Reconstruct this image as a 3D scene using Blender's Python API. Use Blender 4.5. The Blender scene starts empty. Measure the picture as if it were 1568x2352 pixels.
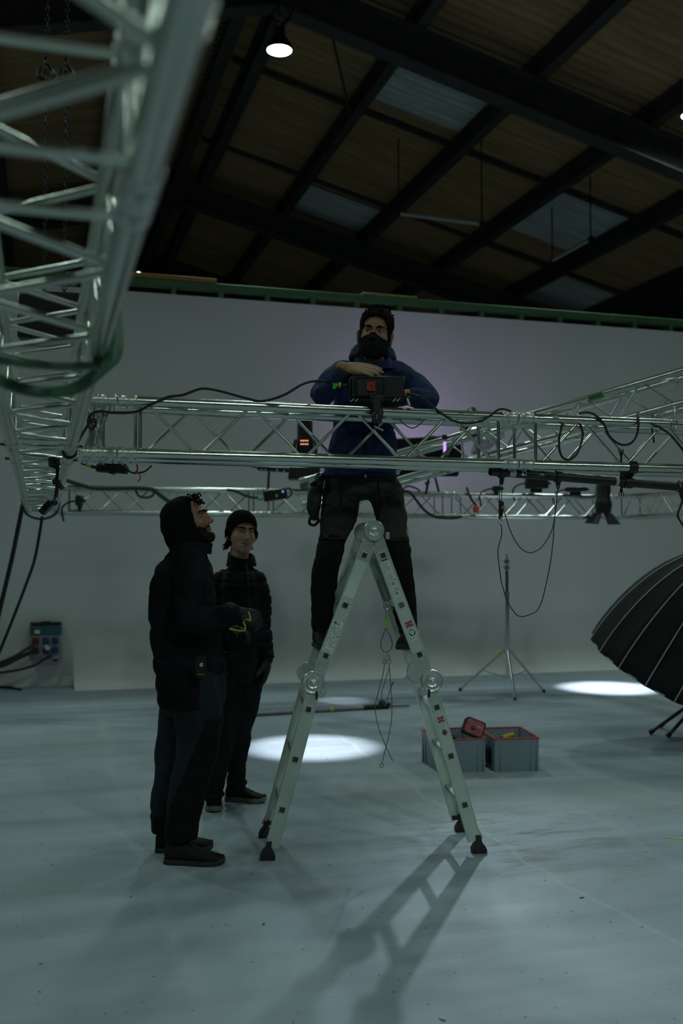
import bpy, bmesh, math, random
import numpy as np
from mathutils import Vector, Matrix, Euler

SC = bpy.context.scene
COL = SC.collection
RNG = random.Random(7)
R = math.radians
PI = math.pi

# ------------------------------------------------------------------ camera
AZ = R(16.8)                       # the camera looks this far to the right of the room's depth axis (+Y)
CA, SA = math.cos(AZ), math.sin(AZ)
FPX = 2287.0                       # 35 mm on a 36 mm high frame of 2352 px
CAMH = 1.5
PITCH = math.atan(89 / FPX)
cam = bpy.data.cameras.new('camera')
cam.sensor_fit = 'VERTICAL'
cam.sensor_height = 36.0
cam.sensor_width = 24.0
cam.lens = 35.0
cam.clip_start = 0.05
cam.clip_end = 100
cam.dof.use_dof = True
cam.dof.focus_distance = 5.05
cam.dof.aperture_fstop = 2.0
camo = bpy.data.objects.new('camera', cam)
COL.objects.link(camo)
camo.location = (0, 0, CAMH)
camo.rotation_euler = (PI / 2 + PITCH, 0, -AZ)
SC.camera = camo

# ------------------------------------------------------------------ world, view, lamps
w = bpy.data.worlds.new('world')
SC.world = w
w.use_nodes = True
w.node_tree.nodes['Background'].inputs[0].default_value = (0.02, 0.025, 0.03, 1)
w.node_tree.nodes['Background'].inputs[1].default_value = 0.05
SC.view_settings.view_transform = 'Standard'
SC.view_settings.look = 'None'
SC.view_settings.exposure = 0.0
SC.view_settings.gamma = 1.0
SC.view_settings.use_curve_mapping = False


def lamp(name, kind, loc, energy, col, size=0.2, target=None, spot=None, blend=0.5):
    l = bpy.data.lights.new(name, kind)
    l.energy = energy
    l.color = col
    if kind == 'AREA':
        l.shape = 'DISK'
        l.size = size
    else:
        l.shadow_soft_size = size
    if kind == 'SPOT':
        l.spot_size = spot
        l.spot_blend = blend
    o = bpy.data.objects.new(name, l)
    COL.objects.link(o)
    o.location = loc
    if target is not None:
        d = Vector(target) - Vector(loc)
        o.rotation_euler = d.to_track_quat('-Z', 'Y').to_euler()
    return o


# the hall's rows of high-bay lamps: x, y and the height of the lit face
BAYS = [(2.9, 12.4, 8.0), (8.607, 11.608, 7.54), (2.9, 5.6, 8.0), (8.45, 5.6, 7.5), (-3.4, 12.4, 7.3), (-3.4, 5.6, 7.3), (2.9, -4.2, 8.0), (8.45, -4.2, 7.5), (-3.4, -4.2, 7.3)]
BAY_COL = (0.76, 1.0, 0.9)
BAY_POWER = {0: 340, 1: 130, 2: 440}
for bx, by, bz in BAYS:
    row = 0 if by > 10 else (1 if by > 2 else 2)
    lamp('high_bay_light', 'SPOT', (bx, by, bz - 0.03), BAY_POWER[row], BAY_COL, 0.28, (bx, by, 0), R(150), 0.6)


# ------------------------------------------------------------------ placement helpers
def cw(X, D, z=0.0):
    """camera-aligned ground frame (right, depth, up) to world"""
    return Vector((X * CA + D * SA, -X * SA + D * CA, z))


def pix(px, py, D):
    """a spot seen at (px, py) at horizontal depth D, in the camera-aligned frame"""
    u = (px - 784) / FPX
    v = (1176 - py) / FPX
    dd = math.cos(PITCH) - v * math.sin(PITCH)
    dz = math.sin(PITCH) + v * math.cos(PITCH)
    s = D / dd
    return Vector((u * s, D, CAMH + dz * s))


def pw(px, py, D):
    p = pix(px, py, D)
    return cw(p.x, p.y, p.z)


def gnd(px, py, z=0.0):
    u = (px - 784) / FPX
    v = (1176 - py) / FPX
    dd = math.cos(PITCH) - v * math.sin(PITCH)
    dz = math.sin(PITCH) + v * math.cos(PITCH)
    s = (z - CAMH) / dz
    return Vector((u * s, dd * s, z))


def gw(px, py, z=0.0):
    p = gnd(px, py, z)
    return cw(p.x, p.y, z)


def py_at(px, py, y):
    """a spot seen at (px, py) on the room plane Y = y, world"""
    u = (px - 784) / FPX
    v = (1176 - py) / FPX
    dd = math.cos(PITCH) - v * math.sin(PITCH)
    dz = math.sin(PITCH) + v * math.cos(PITCH)
    k = -u * SA + dd * CA
    s = y / k
    return Vector(((u * CA + dd * SA) * s, y, CAMH + dz * s))


# the bright pools on the floor, the key from the rig behind and the violet tube
P1 = gw(715, 1716)
lamp('roof_spot_light', 'SPOT', (P1.x, P1.y, 7.6), 5000, (0.9, 0.95, 1.0), 0.03, P1, R(9.0), 0.75)
P3 = gw(785, 1610)
lamp('roof_spot_light', 'SPOT', (P3.x, P3.y, 7.2), 900, (0.9, 0.95, 1.0), 0.03, P3, R(5.5), 0.9)
P2 = gw(1400, 1580)
lamp('barn_door_spot_light', 'SPOT', (P2.x, P2.y, 1.78), 420, (0.92, 0.95, 1.0), 0.03, P2, R(40), 0.7)
KEY = pw(1090, 962, 8.66)
lamp('truss_spot_light', 'SPOT', KEY, 330, (0.74, 0.92, 1.0), 0.045, cw(1.35, 3.9, 0.0), R(44), 1.0)
VIO = pw(1021, 1028, 8.72)
WASH = pw(985, 1030, 11.2)
lamp('violet_wash_light', 'AREA', WASH, 7, (0.7, 0.46, 1.0), 0.35, py_at(1010, 800, 11.55))


# ------------------------------------------------------------------ materials
MATS = {}


def mat(name, col, rough=0.5, metal=0.0, var=0.12, scale=8.0, bump=0.0, bscale=120.0, spec=0.5, emit=None, estr=1.0, stretch=None, trans=0.0, alpha=1.0, sheen=0.0):
    if name in MATS:
        return MATS[name]
    m = bpy.data.materials.new(name)
    m.use_nodes = True
    nt = m.node_tree
    N, L = nt.nodes, nt.links
    b = N['Principled BSDF']
    b.inputs['Roughness'].default_value = rough
    b.inputs['Metallic'].default_value = metal
    b.inputs['Specular IOR Level'].default_value = spec
    if sheen:
        b.inputs['Sheen Weight'].default_value = sheen
    if trans:
        b.inputs['Transmission Weight'].default_value = trans
    b.inputs['Alpha'].default_value = alpha
    tc = N.new('ShaderNodeTexCoord')
    mp = N.new('ShaderNodeMapping')
    if stretch:
        mp.inputs['Scale'].default_value = stretch
    L.new(tc.outputs['Object'], mp.inputs['Vector'])
    nz = N.new('ShaderNodeTexNoise')
    nz.inputs['Scale'].default_value = scale
    nz.inputs['Detail'].default_value = 5
    L.new(mp.outputs['Vector'], nz.inputs['Vector'])
    rp = N.new('ShaderNodeValToRGB')
    c = np.array(col[:3])
    lo = np.clip(c * (1 - var), 0, 1)
    hi = np.clip(c * (1 + var), 0, 1)
    rp.color_ramp.elements[0].position = 0.3
    rp.color_ramp.elements[1].position = 0.7
    rp.color_ramp.elements[0].color = (*lo, 1)
    rp.color_ramp.elements[1].color = (*hi, 1)
    L.new(nz.outputs['Fac'], rp.inputs['Fac'])
    L.new(rp.outputs['Color'], b.inputs['Base Color'])
    if bump:
        n2 = N.new('ShaderNodeTexNoise')
        n2.inputs['Scale'].default_value = bscale
        n2.inputs['Detail'].default_value = 3
        L.new(mp.outputs['Vector'], n2.inputs['Vector'])
        bp = N.new('ShaderNodeBump')
        bp.inputs['Strength'].default_value = bump
        bp.inputs['Distance'].default_value = 0.004
        L.new(n2.outputs['Fac'], bp.inputs['Height'])
        L.new(bp.outputs['Normal'], b.inputs['Normal'])
    if emit:
        b.inputs['Emission Color'].default_value = (*emit, 1)
        b.inputs['Emission Strength'].default_value = estr
    MATS[name] = m
    return m


ALU = mat('aluminium_tube', (0.62, 0.66, 0.6), 0.24, 0.97, 0.14, 9, 0.15, 90, stretch=(1, 1, 0.15))
ALU_L = mat('ladder_aluminium', (0.6, 0.68, 0.61), 0.4, 0.35, 0.08, 6, 0.1, 150)
STEEL = mat('zinc_steel', (0.6, 0.64, 0.6), 0.34, 0.65, 0.1, 30)
CHROME = mat('chrome_steel', (0.75, 0.76, 0.76), 0.16, 1.0, 0.05, 30)
DARKMETAL = mat('dark_metal', (0.03, 0.032, 0.034), 0.45, 0.6, 0.2, 20)
BLACKP = mat('black_plastic', (0.012, 0.012, 0.013), 0.42, 0, 0.2, 30, 0.1, 200)
BLACKP2 = mat('black_rubber', (0.015, 0.015, 0.016), 0.65, 0, 0.2, 30)
CABLE = mat('cable_rubber', (0.012, 0.013, 0.013), 0.5, 0, 0.2, 30)
GREYCABLE = mat('wire_rope', (0.16, 0.17, 0.17), 0.45, 0.6, 0.2, 200)
REDP = mat('red_plastic', (0.55, 0.02, 0.03), 0.45)
REDTAPE = mat('red_strap', (0.42, 0.015, 0.03), 0.6)
GREENP = mat('green_tape', (0.02, 0.55, 0.06), 0.55)
LIME = mat('lime_sleeve', (0.38, 0.8, 0.03), 0.5)
ORANGEP = mat('orange_plastic', (0.85, 0.35, 0.02), 0.5)
ORANGER = mat('orange_red_plastic', (0.75, 0.12, 0.02), 0.5)
YELLOWP = mat('yellow_fabric', (0.6, 0.5, 0.02), 0.6)
WHITEP = mat('white_print', (0.72, 0.75, 0.74), 0.5)
STICKER = mat('sticker_paper', (0.66, 0.72, 0.71), 0.4)
INK = mat('black_ink', (0.02, 0.02, 0.02), 0.5)
GREYINK = mat('grey_ink', (0.3, 0.33, 0.33), 0.5)
BLUEP = mat('blue_print', (0.02, 0.08, 0.3), 0.5)


# ------------------------------------------------------------------ mesh helpers
def frame_from(z, up=Vector((0, 0, 1))):
    z = z.normalized()
    if abs(z.dot(up)) > 0.98:
        up = Vector((1, 0, 0))
    x = up.cross(z).normalized()
    y = z.cross(x)
    return x, y, z


class MB:
    def __init__(self):
        self.v = []
        self.f = []

    def add(self, vs, fs, M=None):
        o = len(self.v)
        for p in vs:
            p = Vector(p)
            self.v.append(tuple(M @ p) if M is not None else tuple(p))
        for f in fs:
            self.f.append(tuple(i + o for i in f))
        return self

    def box(self, c, s, M=None, b=0.0):
        hx, hy, hz = s[0] / 2, s[1] / 2, s[2] / 2
        c = Vector(c)
        b = min(b, hx * 0.9, hy * 0.9, hz * 0.9)
        if b <= 0:
            vs = [c + Vector((x * hx, y * hy, z * hz)) for x in (-1, 1) for y in (-1, 1) for z in (-1, 1)]
            fs = [(0, 1, 3, 2), (4, 6, 7, 5), (0, 4, 5, 1), (2, 3, 7, 6), (0, 2, 6, 4), (1, 5, 7, 3)]
            return self.add(vs, fs, M)
        vs = []
        idx = {}
        for x in (-1, 1):
            for y in (-1, 1):
                for z in (-1, 1):
                    for a in range(3):
                        q = [x * hx, y * hy, z * hz]
                        for k in range(3):
                            if k != a:
                                q[k] -= (x, y, z)[k] * b
                        idx[(x, y, z, a)] = len(vs)
                        vs.append(c + Vector(q))
        fs = []
        S = (-1, 1)
        for s_ in S:
            fs.append([idx[(s_, y, z, 0)] for y, z in ((-1, -1), (1, -1), (1, 1), (-1, 1))][::s_])
            fs.append([idx[(x, s_, z, 1)] for x, z in ((-1, -1), (-1, 1), (1, 1), (1, -1))][::s_])
            fs.append([idx[(x, y, s_, 2)] for x, y in ((-1, -1), (1, -1), (1, 1), (-1, 1))][::s_])
        for a in range(3):
            o1, o2 = [k for k in range(3) if k != a]
            for s1 in S:
                for s2 in S:
                    def key(t, ax):
                        q = [0, 0, 0]
                        q[a] = t
                        q[o1] = s1
                        q[o2] = s2
                        return idx[(q[0], q[1], q[2], ax)]
                    fs.append([key(-1, o1), key(1, o1), key(1, o2), key(-1, o2)])
        for x in S:
            for y in S:
                for z in S:
                    fs.append([idx[(x, y, z, 0)], idx[(x, y, z, 1)], idx[(x, y, z, 2)]])
        return self.add(vs, fs, M)

    def tube(self, p0, p1, r0, r1=None, n=12, caps=True, M=None):
        r1 = r0 if r1 is None else r1
        p0, p1 = Vector(p0), Vector(p1)
        x, y, z = frame_from(p1 - p0)
        vs = []
        for p, r in ((p0, r0), (p1, r1)):
            for i in range(n):
                a = 2 * PI * i / n
                vs.append(p + x * (r * math.cos(a)) + y * (r * math.sin(a)))
        fs = [(i, (i + 1) % n, n + (i + 1) % n, n + i) for i in range(n)]
        if caps:
            fs.append(tuple(range(n))[::-1])
            fs.append(tuple(range(n, 2 * n)))
        return self.add(vs, fs, M)

    def poly(self, pts, r, n=8, closed=False, M=None, flat=1.0):
        pts = [Vector(p) for p in pts]
        m = len(pts)
        rad = r if isinstance(r, (list, tuple)) else [r] * m
        t = []
        for i in range(m):
            a = pts[(i - 1) % m] if (closed or i > 0) else pts[0]
            b_ = pts[(i + 1) % m] if (closed or i < m - 1) else pts[-1]
            d = b_ - a
            t.append(d.normalized() if d.length > 1e-9 else Vector((0, 0, 1)))
        x, y, _ = frame_from(t[0])
        vs = []
        for i in range(m):
            x = (x - t[i] * x.dot(t[i])).normalized()
            y = t[i].cross(x)
            for k in range(n):
                a = 2 * PI * k / n
                vs.append(pts[i] + x * (rad[i] * math.cos(a)) + y * (rad[i] * flat * math.sin(a)))
        fs = []
        for i in range(m if closed else m - 1):
            j = (i + 1) % m
            for k in range(n):
                fs.append((i * n + k, i * n + (k + 1) % n, j * n + (k + 1) % n, j * n + k))
        if not closed:
            fs.append(tuple(range(n))[::-1])
            fs.append(tuple(range((m - 1) * n, m * n)))
        return self.add(vs, fs, M)

    def lathe(self, prof, n=20, M=None, caps=True):
        vs = []
        for r, z in prof:
            for k in range(n):
                a = 2 * PI * k / n
                vs.append((max(r, 1e-5) * math.cos(a), max(r, 1e-5) * math.sin(a), z))
        fs = []
        for i in range(len(prof) - 1):
            for k in range(n):
                fs.append((i * n + k, i * n + (k + 1) % n, (i + 1) * n + (k + 1) % n, (i + 1) * n + k))
        if caps:
            fs.append(tuple(range(n))[::-1])
            fs.append(tuple(range((len(prof) - 1) * n, len(prof) * n)))
        return self.add(vs, fs, M)

    def ell(self, c, r, M=None, nu=16, nv=10):
        c = Vector(c)
        r = (r, r, r) if not isinstance(r, (tuple, list)) else r
        vs = [c + Vector((0, 0, -r[2]))]
        for j in range(1, nv):
            t = -PI / 2 + PI * j / nv
            for i in range(nu):
                a = 2 * PI * i / nu
                vs.append(c + Vector((r[0] * math.cos(t) * math.cos(a), r[1] * math.cos(t) * math.sin(a), r[2] * math.sin(t))))
        vs.append(c + Vector((0, 0, r[2])))
        fs = [(0, 1 + (i + 1) % nu, 1 + i) for i in range(nu)]
        for j in range(nv - 2):
            for i in range(nu):
                a, b_ = 1 + j * nu + i, 1 + j * nu + (i + 1) % nu
                fs.append((a, b_, b_ + nu, a + nu))
        top = len(vs) - 1
        fs += [(top, 1 + (nv - 2) * nu + i, 1 + (nv - 2) * nu + (i + 1) % nu) for i in range(nu)]
        return self.add(vs, fs, M)

    def prism(self, outline, t, M=None):
        """2D outline in local XY, extruded by t along local z"""
        n = len(outline)
        vs = [(x, y, 0) for x, y in outline] + [(x, y, t) for x, y in outline]
        fs = [tuple(range(n))[::-1], tuple(range(n, 2 * n))] + [(i, (i + 1) % n, n + (i + 1) % n, n + i) for i in range(n)]
        return self.add(vs, fs, M)

    def loft(self, secs, caps=True, M=None):
        n = len(secs[0])
        vs = [p for s in secs for p in s]
        fs = []
        for i in range(len(secs) - 1):
            for k in range(n):
                fs.append((i * n + k, i * n + (k + 1) % n, (i + 1) * n + (k + 1) % n, (i + 1) * n + k))
        if caps:
            fs.append(tuple(range(n))[::-1])
            fs.append(tuple(range((len(secs) - 1) * n, len(secs) * n)))
        return self.add(vs, fs, M)

    def mesh(self, name, smooth=True, angle=38):
        me = bpy.data.meshes.new(name)
        me.from_pydata(self.v, [], self.f)
        bm = bmesh.new()
        bm.from_mesh(me)
        bmesh.ops.recalc_face_normals(bm, faces=bm.faces)
        bm.to_mesh(me)
        bm.free()
        if smooth:
            me.shade_smooth()
            me.set_sharp_from_angle(angle=R(angle))
        return me


def link(name, me, material=None, parent=None, M=None):
    o = bpy.data.objects.new(name, me)
    COL.objects.link(o)
    if material is not None and not me.materials:
        me.materials.append(material)
    if parent is not None:
        o.parent = parent
    if M is not None:
        o.matrix_basis = M
    return o


def build(name, mb, material, parent=None, M=None, smooth=True, angle=38):
    return link(name, mb.mesh(name, smooth, angle), material, parent, M)


def tag(o, label, cat, group=None):
    o['label'] = label
    o['category'] = cat
    if group:
        o['group'] = group
    return o


def struct(o, label=None):
    o['kind'] = 'structure'
    if label:
        o['label'] = label
    return o


def thing(name, label, cat, loc=(0, 0, 0), rot=(0, 0, 0), group=None):
    o = bpy.data.objects.new(name, None)
    o.empty_display_size = 0.1
    COL.objects.link(o)
    o.location = loc
    o.rotation_euler = rot
    return tag(o, label, cat, group)


def spline(pts, k=8, closed=False):
    pts = [Vector(p) for p in pts]
    n = len(pts)
    out = []
    rng = range(n if closed else n - 1)
    for i in rng:
        p0 = pts[(i - 1) % n] if (closed or i > 0) else pts[0] * 2 - pts[1]
        p1 = pts[i]
        p2 = pts[(i + 1) % n]
        p3 = pts[(i + 2) % n] if (closed or i + 2 < n) else pts[-1] * 2 - pts[-2]
        for j in range(k):
            t = j / k
            out.append(0.5 * ((2 * p1) + (p2 - p0) * t + (2 * p0 - 5 * p1 + 4 * p2 - p3) * t * t + (3 * p1 - p0 - 3 * p2 + p3) * t ** 3))
    if not closed:
        out.append(pts[-1])
    return out


def Mz(loc, zdir, up=Vector((0, 0, 1))):
    """matrix whose local z runs along zdir"""
    x, y, z = frame_from(Vector(zdir), Vector(up))
    M = Matrix.Identity(4)
    for i in range(3):
        M[i][0], M[i][1], M[i][2], M[i][3] = x[i], y[i], z[i], Vector(loc)[i]
    return M


def Mxyz(loc, x, y, z):
    M = Matrix.Identity(4)
    for i in range(3):
        M[i][0], M[i][1], M[i][2], M[i][3] = x[i], y[i], z[i], loc[i]
    return M


def text_mesh(s, size, depth=0.0003):
    cu = bpy.data.curves.new('lettering', 'FONT')
    cu.body = s
    cu.size = size
    cu.align_x = 'CENTER'
    cu.align_y = 'CENTER'
    cu.extrude = depth
    o = bpy.data.objects.new('lettering', cu)
    COL.objects.link(o)
    dg = bpy.context.evaluated_depsgraph_get()
    me = bpy.data.meshes.new_from_object(o.evaluated_get(dg))
    bpy.data.objects.remove(o)
    me.materials.clear()
    return me


def cable(name, label, pts, r=0.005, m=None, k=8, cat='cable', group=None):
    mb = MB().poly(spline(pts, k), r, 8)
    o = build(name, mb, m or CABLE)
    return tag(o, label, cat, group)
# ================================================================== the hall
WALL_Y = 11.55
WALL_TOP = 4.48

# ---- floor material: painted grey concrete, worn and stained
def floor_material():
    m = bpy.data.materials.new('painted_concrete')
    m.use_nodes = True
    nt = m.node_tree
    N, L = nt.nodes, nt.links
    b = N['Principled BSDF']
    tc = N.new('ShaderNodeTexCoord')

    def noise(scale, detail=6, rough=0.55, stretch=None, dist=0.0):
        n = N.new('ShaderNodeTexNoise')
        n.inputs['Scale'].default_value = scale
        n.inputs['Detail'].default_value = detail
        n.inputs['Roughness'].default_value = rough
        n.inputs['Distortion'].default_value = dist
        if stretch:
            mp = N.new('ShaderNodeMapping')
            mp.inputs['Scale'].default_value = stretch
            mp.inputs['Rotation'].default_value = (0, 0, 0.3)
            L.new(tc.outputs['Object'], mp.inputs['Vector'])
            L.new(mp.outputs['Vector'], n.inputs['Vector'])
        else:
            L.new(tc.outputs['Object'], n.inputs['Vector'])
        return n

    def ramp(src, a, b_, ca, cb):
        r = N.new('ShaderNodeValToRGB')
        r.color_ramp.elements[0].position = a
        r.color_ramp.elements[1].position = b_
        r.color_ramp.elements[0].color = (*ca, 1)
        r.color_ramp.elements[1].color = (*cb, 1)
        L.new(src, r.inputs['Fac'])
        return r

    def mix(fac, c1, c2, mode='MIX'):
        x = N.new('ShaderNodeMix')
        x.data_type = 'RGBA'
        x.blend_type = mode
        if isinstance(fac, float):
            x.inputs[0].default_value = fac
        else:
            L.new(fac, x.inputs[0])
        L.new(c1, x.inputs[6])
        if isinstance(c2, tuple):
            x.inputs[7].default_value = (*c2, 1)
        else:
            L.new(c2, x.inputs[7])
        return x.outputs[2]

    base = ramp(noise(0.9, 7).outputs['Fac'], 0.3, 0.72, (0.32, 0.385, 0.45), (0.475, 0.54, 0.61)).outputs['Color']
    streak = ramp(noise(1.3, 6, 0.6, (0.35, 2.4, 1), 0.6).outputs['Fac'], 0.42, 0.75, (0, 0, 0), (1, 1, 1))
    c = mix(streak.outputs['Color'], base, (0.28, 0.335, 0.395))
    dirt = ramp(noise(0.55, 8, 0.65, None, 0.8).outputs['Fac'], 0.5, 0.74, (0, 0, 0), (0.6, 0.6, 0.6))
    c = mix(dirt.outputs['Color'], c, (0.3, 0.31, 0.28))
    # a scuffed brown area round the ladder's right foot
    sp = N.new('ShaderNodeVectorMath')
    sp.operation = 'DISTANCE'
    cen = gw(1180, 1930)
    sp.inputs[1].default_value = (cen.x, cen.y, 0)
    L.new(tc.outputs['Object'], sp.inputs[0])
    near = ramp(sp.outputs['Value'], 0.15, 0.9, (1, 1, 1), (0, 0, 0))
    scuff = ramp(noise(5, 8, 0.7, (0.6, 2.0, 1)).outputs['Fac'], 0.48, 0.62, (0, 0, 0), (0.8, 0.8, 0.8))
    sm = mix(1.0, near.outputs['Color'], scuff.outputs['Color'], 'MULTIPLY')
    c = mix(sm, c, (0.2, 0.16, 0.12))
    # pale wavering traces in the paint
    wob = noise(1.1, 4)
    for (ax_, ay_), (bx_, by_), wd_, am_ in (((960, 1690), (1560, 1980), 0.05, 0.14), ((1170, 1945), (1520, 2170), 0.022, 0.28), ((330, 1960), (440, 2300), 0.05, 0.14), ((150, 1772), (900, 1752), 0.03, 0.3)):
        ga, gb = gw(ax_, ay_), gw(bx_, by_)
        dv = (gb - ga).normalized()
        nv_ = Vector((-dv.y, dv.x, 0))
        dt = N.new('ShaderNodeVectorMath')
        dt.operation = 'DOT_PRODUCT'
        dt.inputs[1].default_value = nv_
        L.new(tc.outputs['Object'], dt.inputs[0])
        ad = N.new('ShaderNodeMath')
        ad.operation = 'MULTIPLY_ADD'
        L.new(wob.outputs['Fac'], ad.inputs[0])
        ad.inputs[1].default_value = 0.35
        ad.inputs[2].default_value = -nv_.dot(ga) - 0.175
        sm_ = N.new('ShaderNodeMath')
        sm_.operation = 'ADD'
        L.new(dt.outputs['Value'], sm_.inputs[0])
        L.new(ad.outputs['Value'], sm_.inputs[1])
        ab = N.new('ShaderNodeMath')
        ab.operation = 'ABSOLUTE'
        L.new(sm_.outputs['Value'], ab.inputs[0])
        rl = ramp(ab.outputs['Value'], wd_ * 0.3, wd_, (am_, am_, am_), (0, 0, 0))
        c = mix(rl.outputs['Color'], c, (0.56, 0.6, 0.6) if ay_ != 1772 else (0.25, 0.28, 0.3))
    specks = ramp(noise(34, 2, 0.4).outputs['Fac'], 0.715, 0.74, (0, 0, 0), (0.85, 0.85, 0.85))
    c = mix(specks.outputs['Color'], c, (0.1, 0.085, 0.07))
    grain = ramp(noise(260, 2).outputs['Fac'], 0.3, 0.7, (0.86, 0.86, 0.86), (1.0, 1.0, 1.0))
    c = mix(1.0, c, grain.outputs['Color'], 'MULTIPLY')
    L.new(c, b.inputs['Base Color'])
    rr = ramp(noise(2.2, 5).outputs['Fac'], 0.3, 0.7, (0.5, 0.5, 0.5), (0.72, 0.72, 0.72))
    L.new(rr.outputs['Color'], b.inputs['Roughness'])
    b.inputs['Specular IOR Level'].default_value = 0.25
    bp = N.new('ShaderNodeBump')
    bp.inputs['Strength'].default_value = 0.35
    bp.inputs['Distance'].default_value = 0.004
    L.new(noise(70, 6, 0.7).outputs['Fac'], bp.inputs['Height'])
    L.new(bp.outputs['Normal'], b.inputs['Normal'])
    return m


FLOOR = floor_material()
WALLP = mat('cyclorama_paint', (0.7, 0.705, 0.705), 0.75, 0, 0.05, 0.7, 0.15, 40, 0.2)
WALLDARK = mat('hall_cladding', (0.03, 0.03, 0.028), 0.8, 0, 0.2, 2)
GREEN_BEAM = mat('green_steel_paint', (0.06, 0.15, 0.06), 0.55, 0, 0.15, 3)
WOOD = mat('pine_board', (0.42, 0.2, 0.05), 0.6, 0, 0.25, 5, 0.1, 60, stretch=(0.2, 3, 3))
ROOF = mat('roof_sheet_brown', (0.34, 0.215, 0.1), 0.7, 0, 0.3, 1.6, 0.1, 20, stretch=(0.4, 3, 1))
SKYL = mat('roof_sheet_translucent', (0.5, 0.53, 0.54), 0.5, 0, 0.2, 2.0, stretch=(0.5, 4, 1))
BEAM = mat('roof_steel', (0.06, 0.062, 0.055), 0.6, 0.2, 0.25, 4)

X0, X1, Y0, Y1 = -7.0, 13.0, -5.0, 27.0
mb = MB().box(((X0 + X1) / 2, (Y0 + Y1) / 2, -0.1), (X1 - X0, Y1 - Y0, 0.2))
struct(build('floor', mb, FLOOR, smooth=False), 'pale grey painted concrete floor with scuffs and specks')

# cyclorama: wall with a cove at its foot
RC = 0.42
prof = [(WALL_Y - RC - 0.06, 0.001)]
for i in range(13):
    a = -PI / 2 + (PI / 2) * i / 12
    prof.append((WALL_Y - RC + RC * math.cos(a), RC + 0.004 + RC * math.sin(a)))
prof += [(WALL_Y, 1.5), (WALL_Y, 3.0), (WALL_Y, WALL_TOP), (WALL_Y + 0.12, WALL_TOP), (WALL_Y + 0.12, 0.001)]
WX0, WX1 = -4.2, 9.05
COVE0 = py_at(172, 1545, WALL_Y - 0.5).x
struct(build('wall_back_left', MB().box(((WX0 + COVE0) / 2, WALL_Y + 0.06, WALL_TOP / 2), (COVE0 - WX0, 0.12, WALL_TOP)), WALLP, smooth=False), 'plain left end of the white wall, without a cove')
xs = [COVE0 + (WX1 - COVE0) * i / 10 for i in range(11)]
mb = MB().loft([[(x, y, z) for y, z in prof] for x in xs])
struct(build('wall_back', mb, WALLP, angle=20), 'tall off-white cyclorama wall curving into the floor')
# the hall's own walls round it
for nm, c, s in (('wall_left', (X0 - 0.1, 11, 4.5), (0.2, 32, 9)), ('wall_right', (X1 + 0.1, 11, 4.5), (0.2, 32, 9)),
                 ('wall_front', (3, Y0 - 0.1, 5), (20.4, 0.2, 10)), ('wall_far', (3, Y1 + 0.1, 5), (20.4, 0.2, 10))):
    struct(build(nm, MB().box(c, s), WALLDARK, smooth=False), 'dark hall wall')

# green rail on short posts along the wall's top
mb = MB().box(((WX0 + WX1) / 2, WALL_Y + 0.06, WALL_TOP + 0.128), (WX1 - WX0, 0.12, 0.085), b=0.006)
rail = struct(build('trim_1', mb, GREEN_BEAM), 'green steel rail along the top of the white wall')
pm = MB().box((0, 0, 0), (0.06, 0.1, 0.085)).mesh('post', False)
n = int((WX1 - WX0) / 0.56)
for i in range(n + 1):
    link('post', pm, GREEN_BEAM, rail, Matrix.Translation((WX0 + 0.05 + i * 0.56, WALL_Y + 0.06, WALL_TOP + 0.0425)))
a = py_at(290, 640, WALL_Y)
b_ = py_at(497, 655, WALL_Y)
mb = MB().box(((a.x + b_.x) / 2 - 0.05, WALL_Y + 0.06, WALL_TOP + 0.198), (b_.x - a.x + 0.1, 0.14, 0.05), b=0.004)
tag(build('wooden_board', mb, WOOD), 'orange-brown board lying on the green rail at its left end', 'board')
a = py_at(832, 690, WALL_Y)
b_ = py_at(958, 700, WALL_Y)
mb = MB().box(((a.x + b_.x) / 2, WALL_Y + 0.06, WALL_TOP + 0.186), (b_.x - a.x, 0.14, 0.028), b=0.004)
tag(build('wooden_board', mb, mat('green_board', (0.2, 0.26, 0.06), 0.6)), 'olive green board lying on the rail above the masked man', 'board')

# ---- roof: purlins along Y, a ridge at x = 2.9, corrugated sheets bay by bay
RIDGE_X, RIDGE_Z, SLOPE = 2.9, 9.56, 0.252


def roof_z(x):
    return RIDGE_Z - SLOPE * abs(x - RIDGE_X)


ceil = bpy.data.objects.new('ceiling', None)
COL.objects.link(ceil)
struct(ceil, 'pitched roof of brown corrugated sheets on dark steel beams')
PURL = 1.84
sheet_meshes = {}
YB = [-5.0, -2.0, 1.0, 4.0, 7.0, 10.0, 12.95, 15.75, 19.0, 22.5, 27.0]


def sheet(x0, x1, y0, y1, material, name):
    key = (round(x1 - x0, 3), round(y1 - y0, 3), x0 >= RIDGE_X - 0.01, material.name)
    if key not in sheet_meshes:
        Lx, Ly = x1 - x0, y1 - y0
        ny = int(Ly / 0.045)
        vs, fs = [], []
        dz = -SLOPE * Lx if x0 >= RIDGE_X - 0.01 else SLOPE * Lx
        for j in range(ny + 1):
            y = Ly * j / ny
            h = 0.022 * math.sin(2 * PI * y / 0.18)
            vs += [(0, y, h), (Lx, y, h + dz)]
        for j in range(ny):
            fs.append((2 * j, 2 * j + 1, 2 * j + 3, 2 * j + 2))
        sheet_meshes[key] = MB().add(vs, fs).mesh('roof_sheet', True, 60)
    o = link(name, sheet_meshes[key], material, ceil, Matrix.Translation((x0, y0, roof_z(x0) + RNG.uniform(-0.006, 0.006))))
    return o


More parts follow.
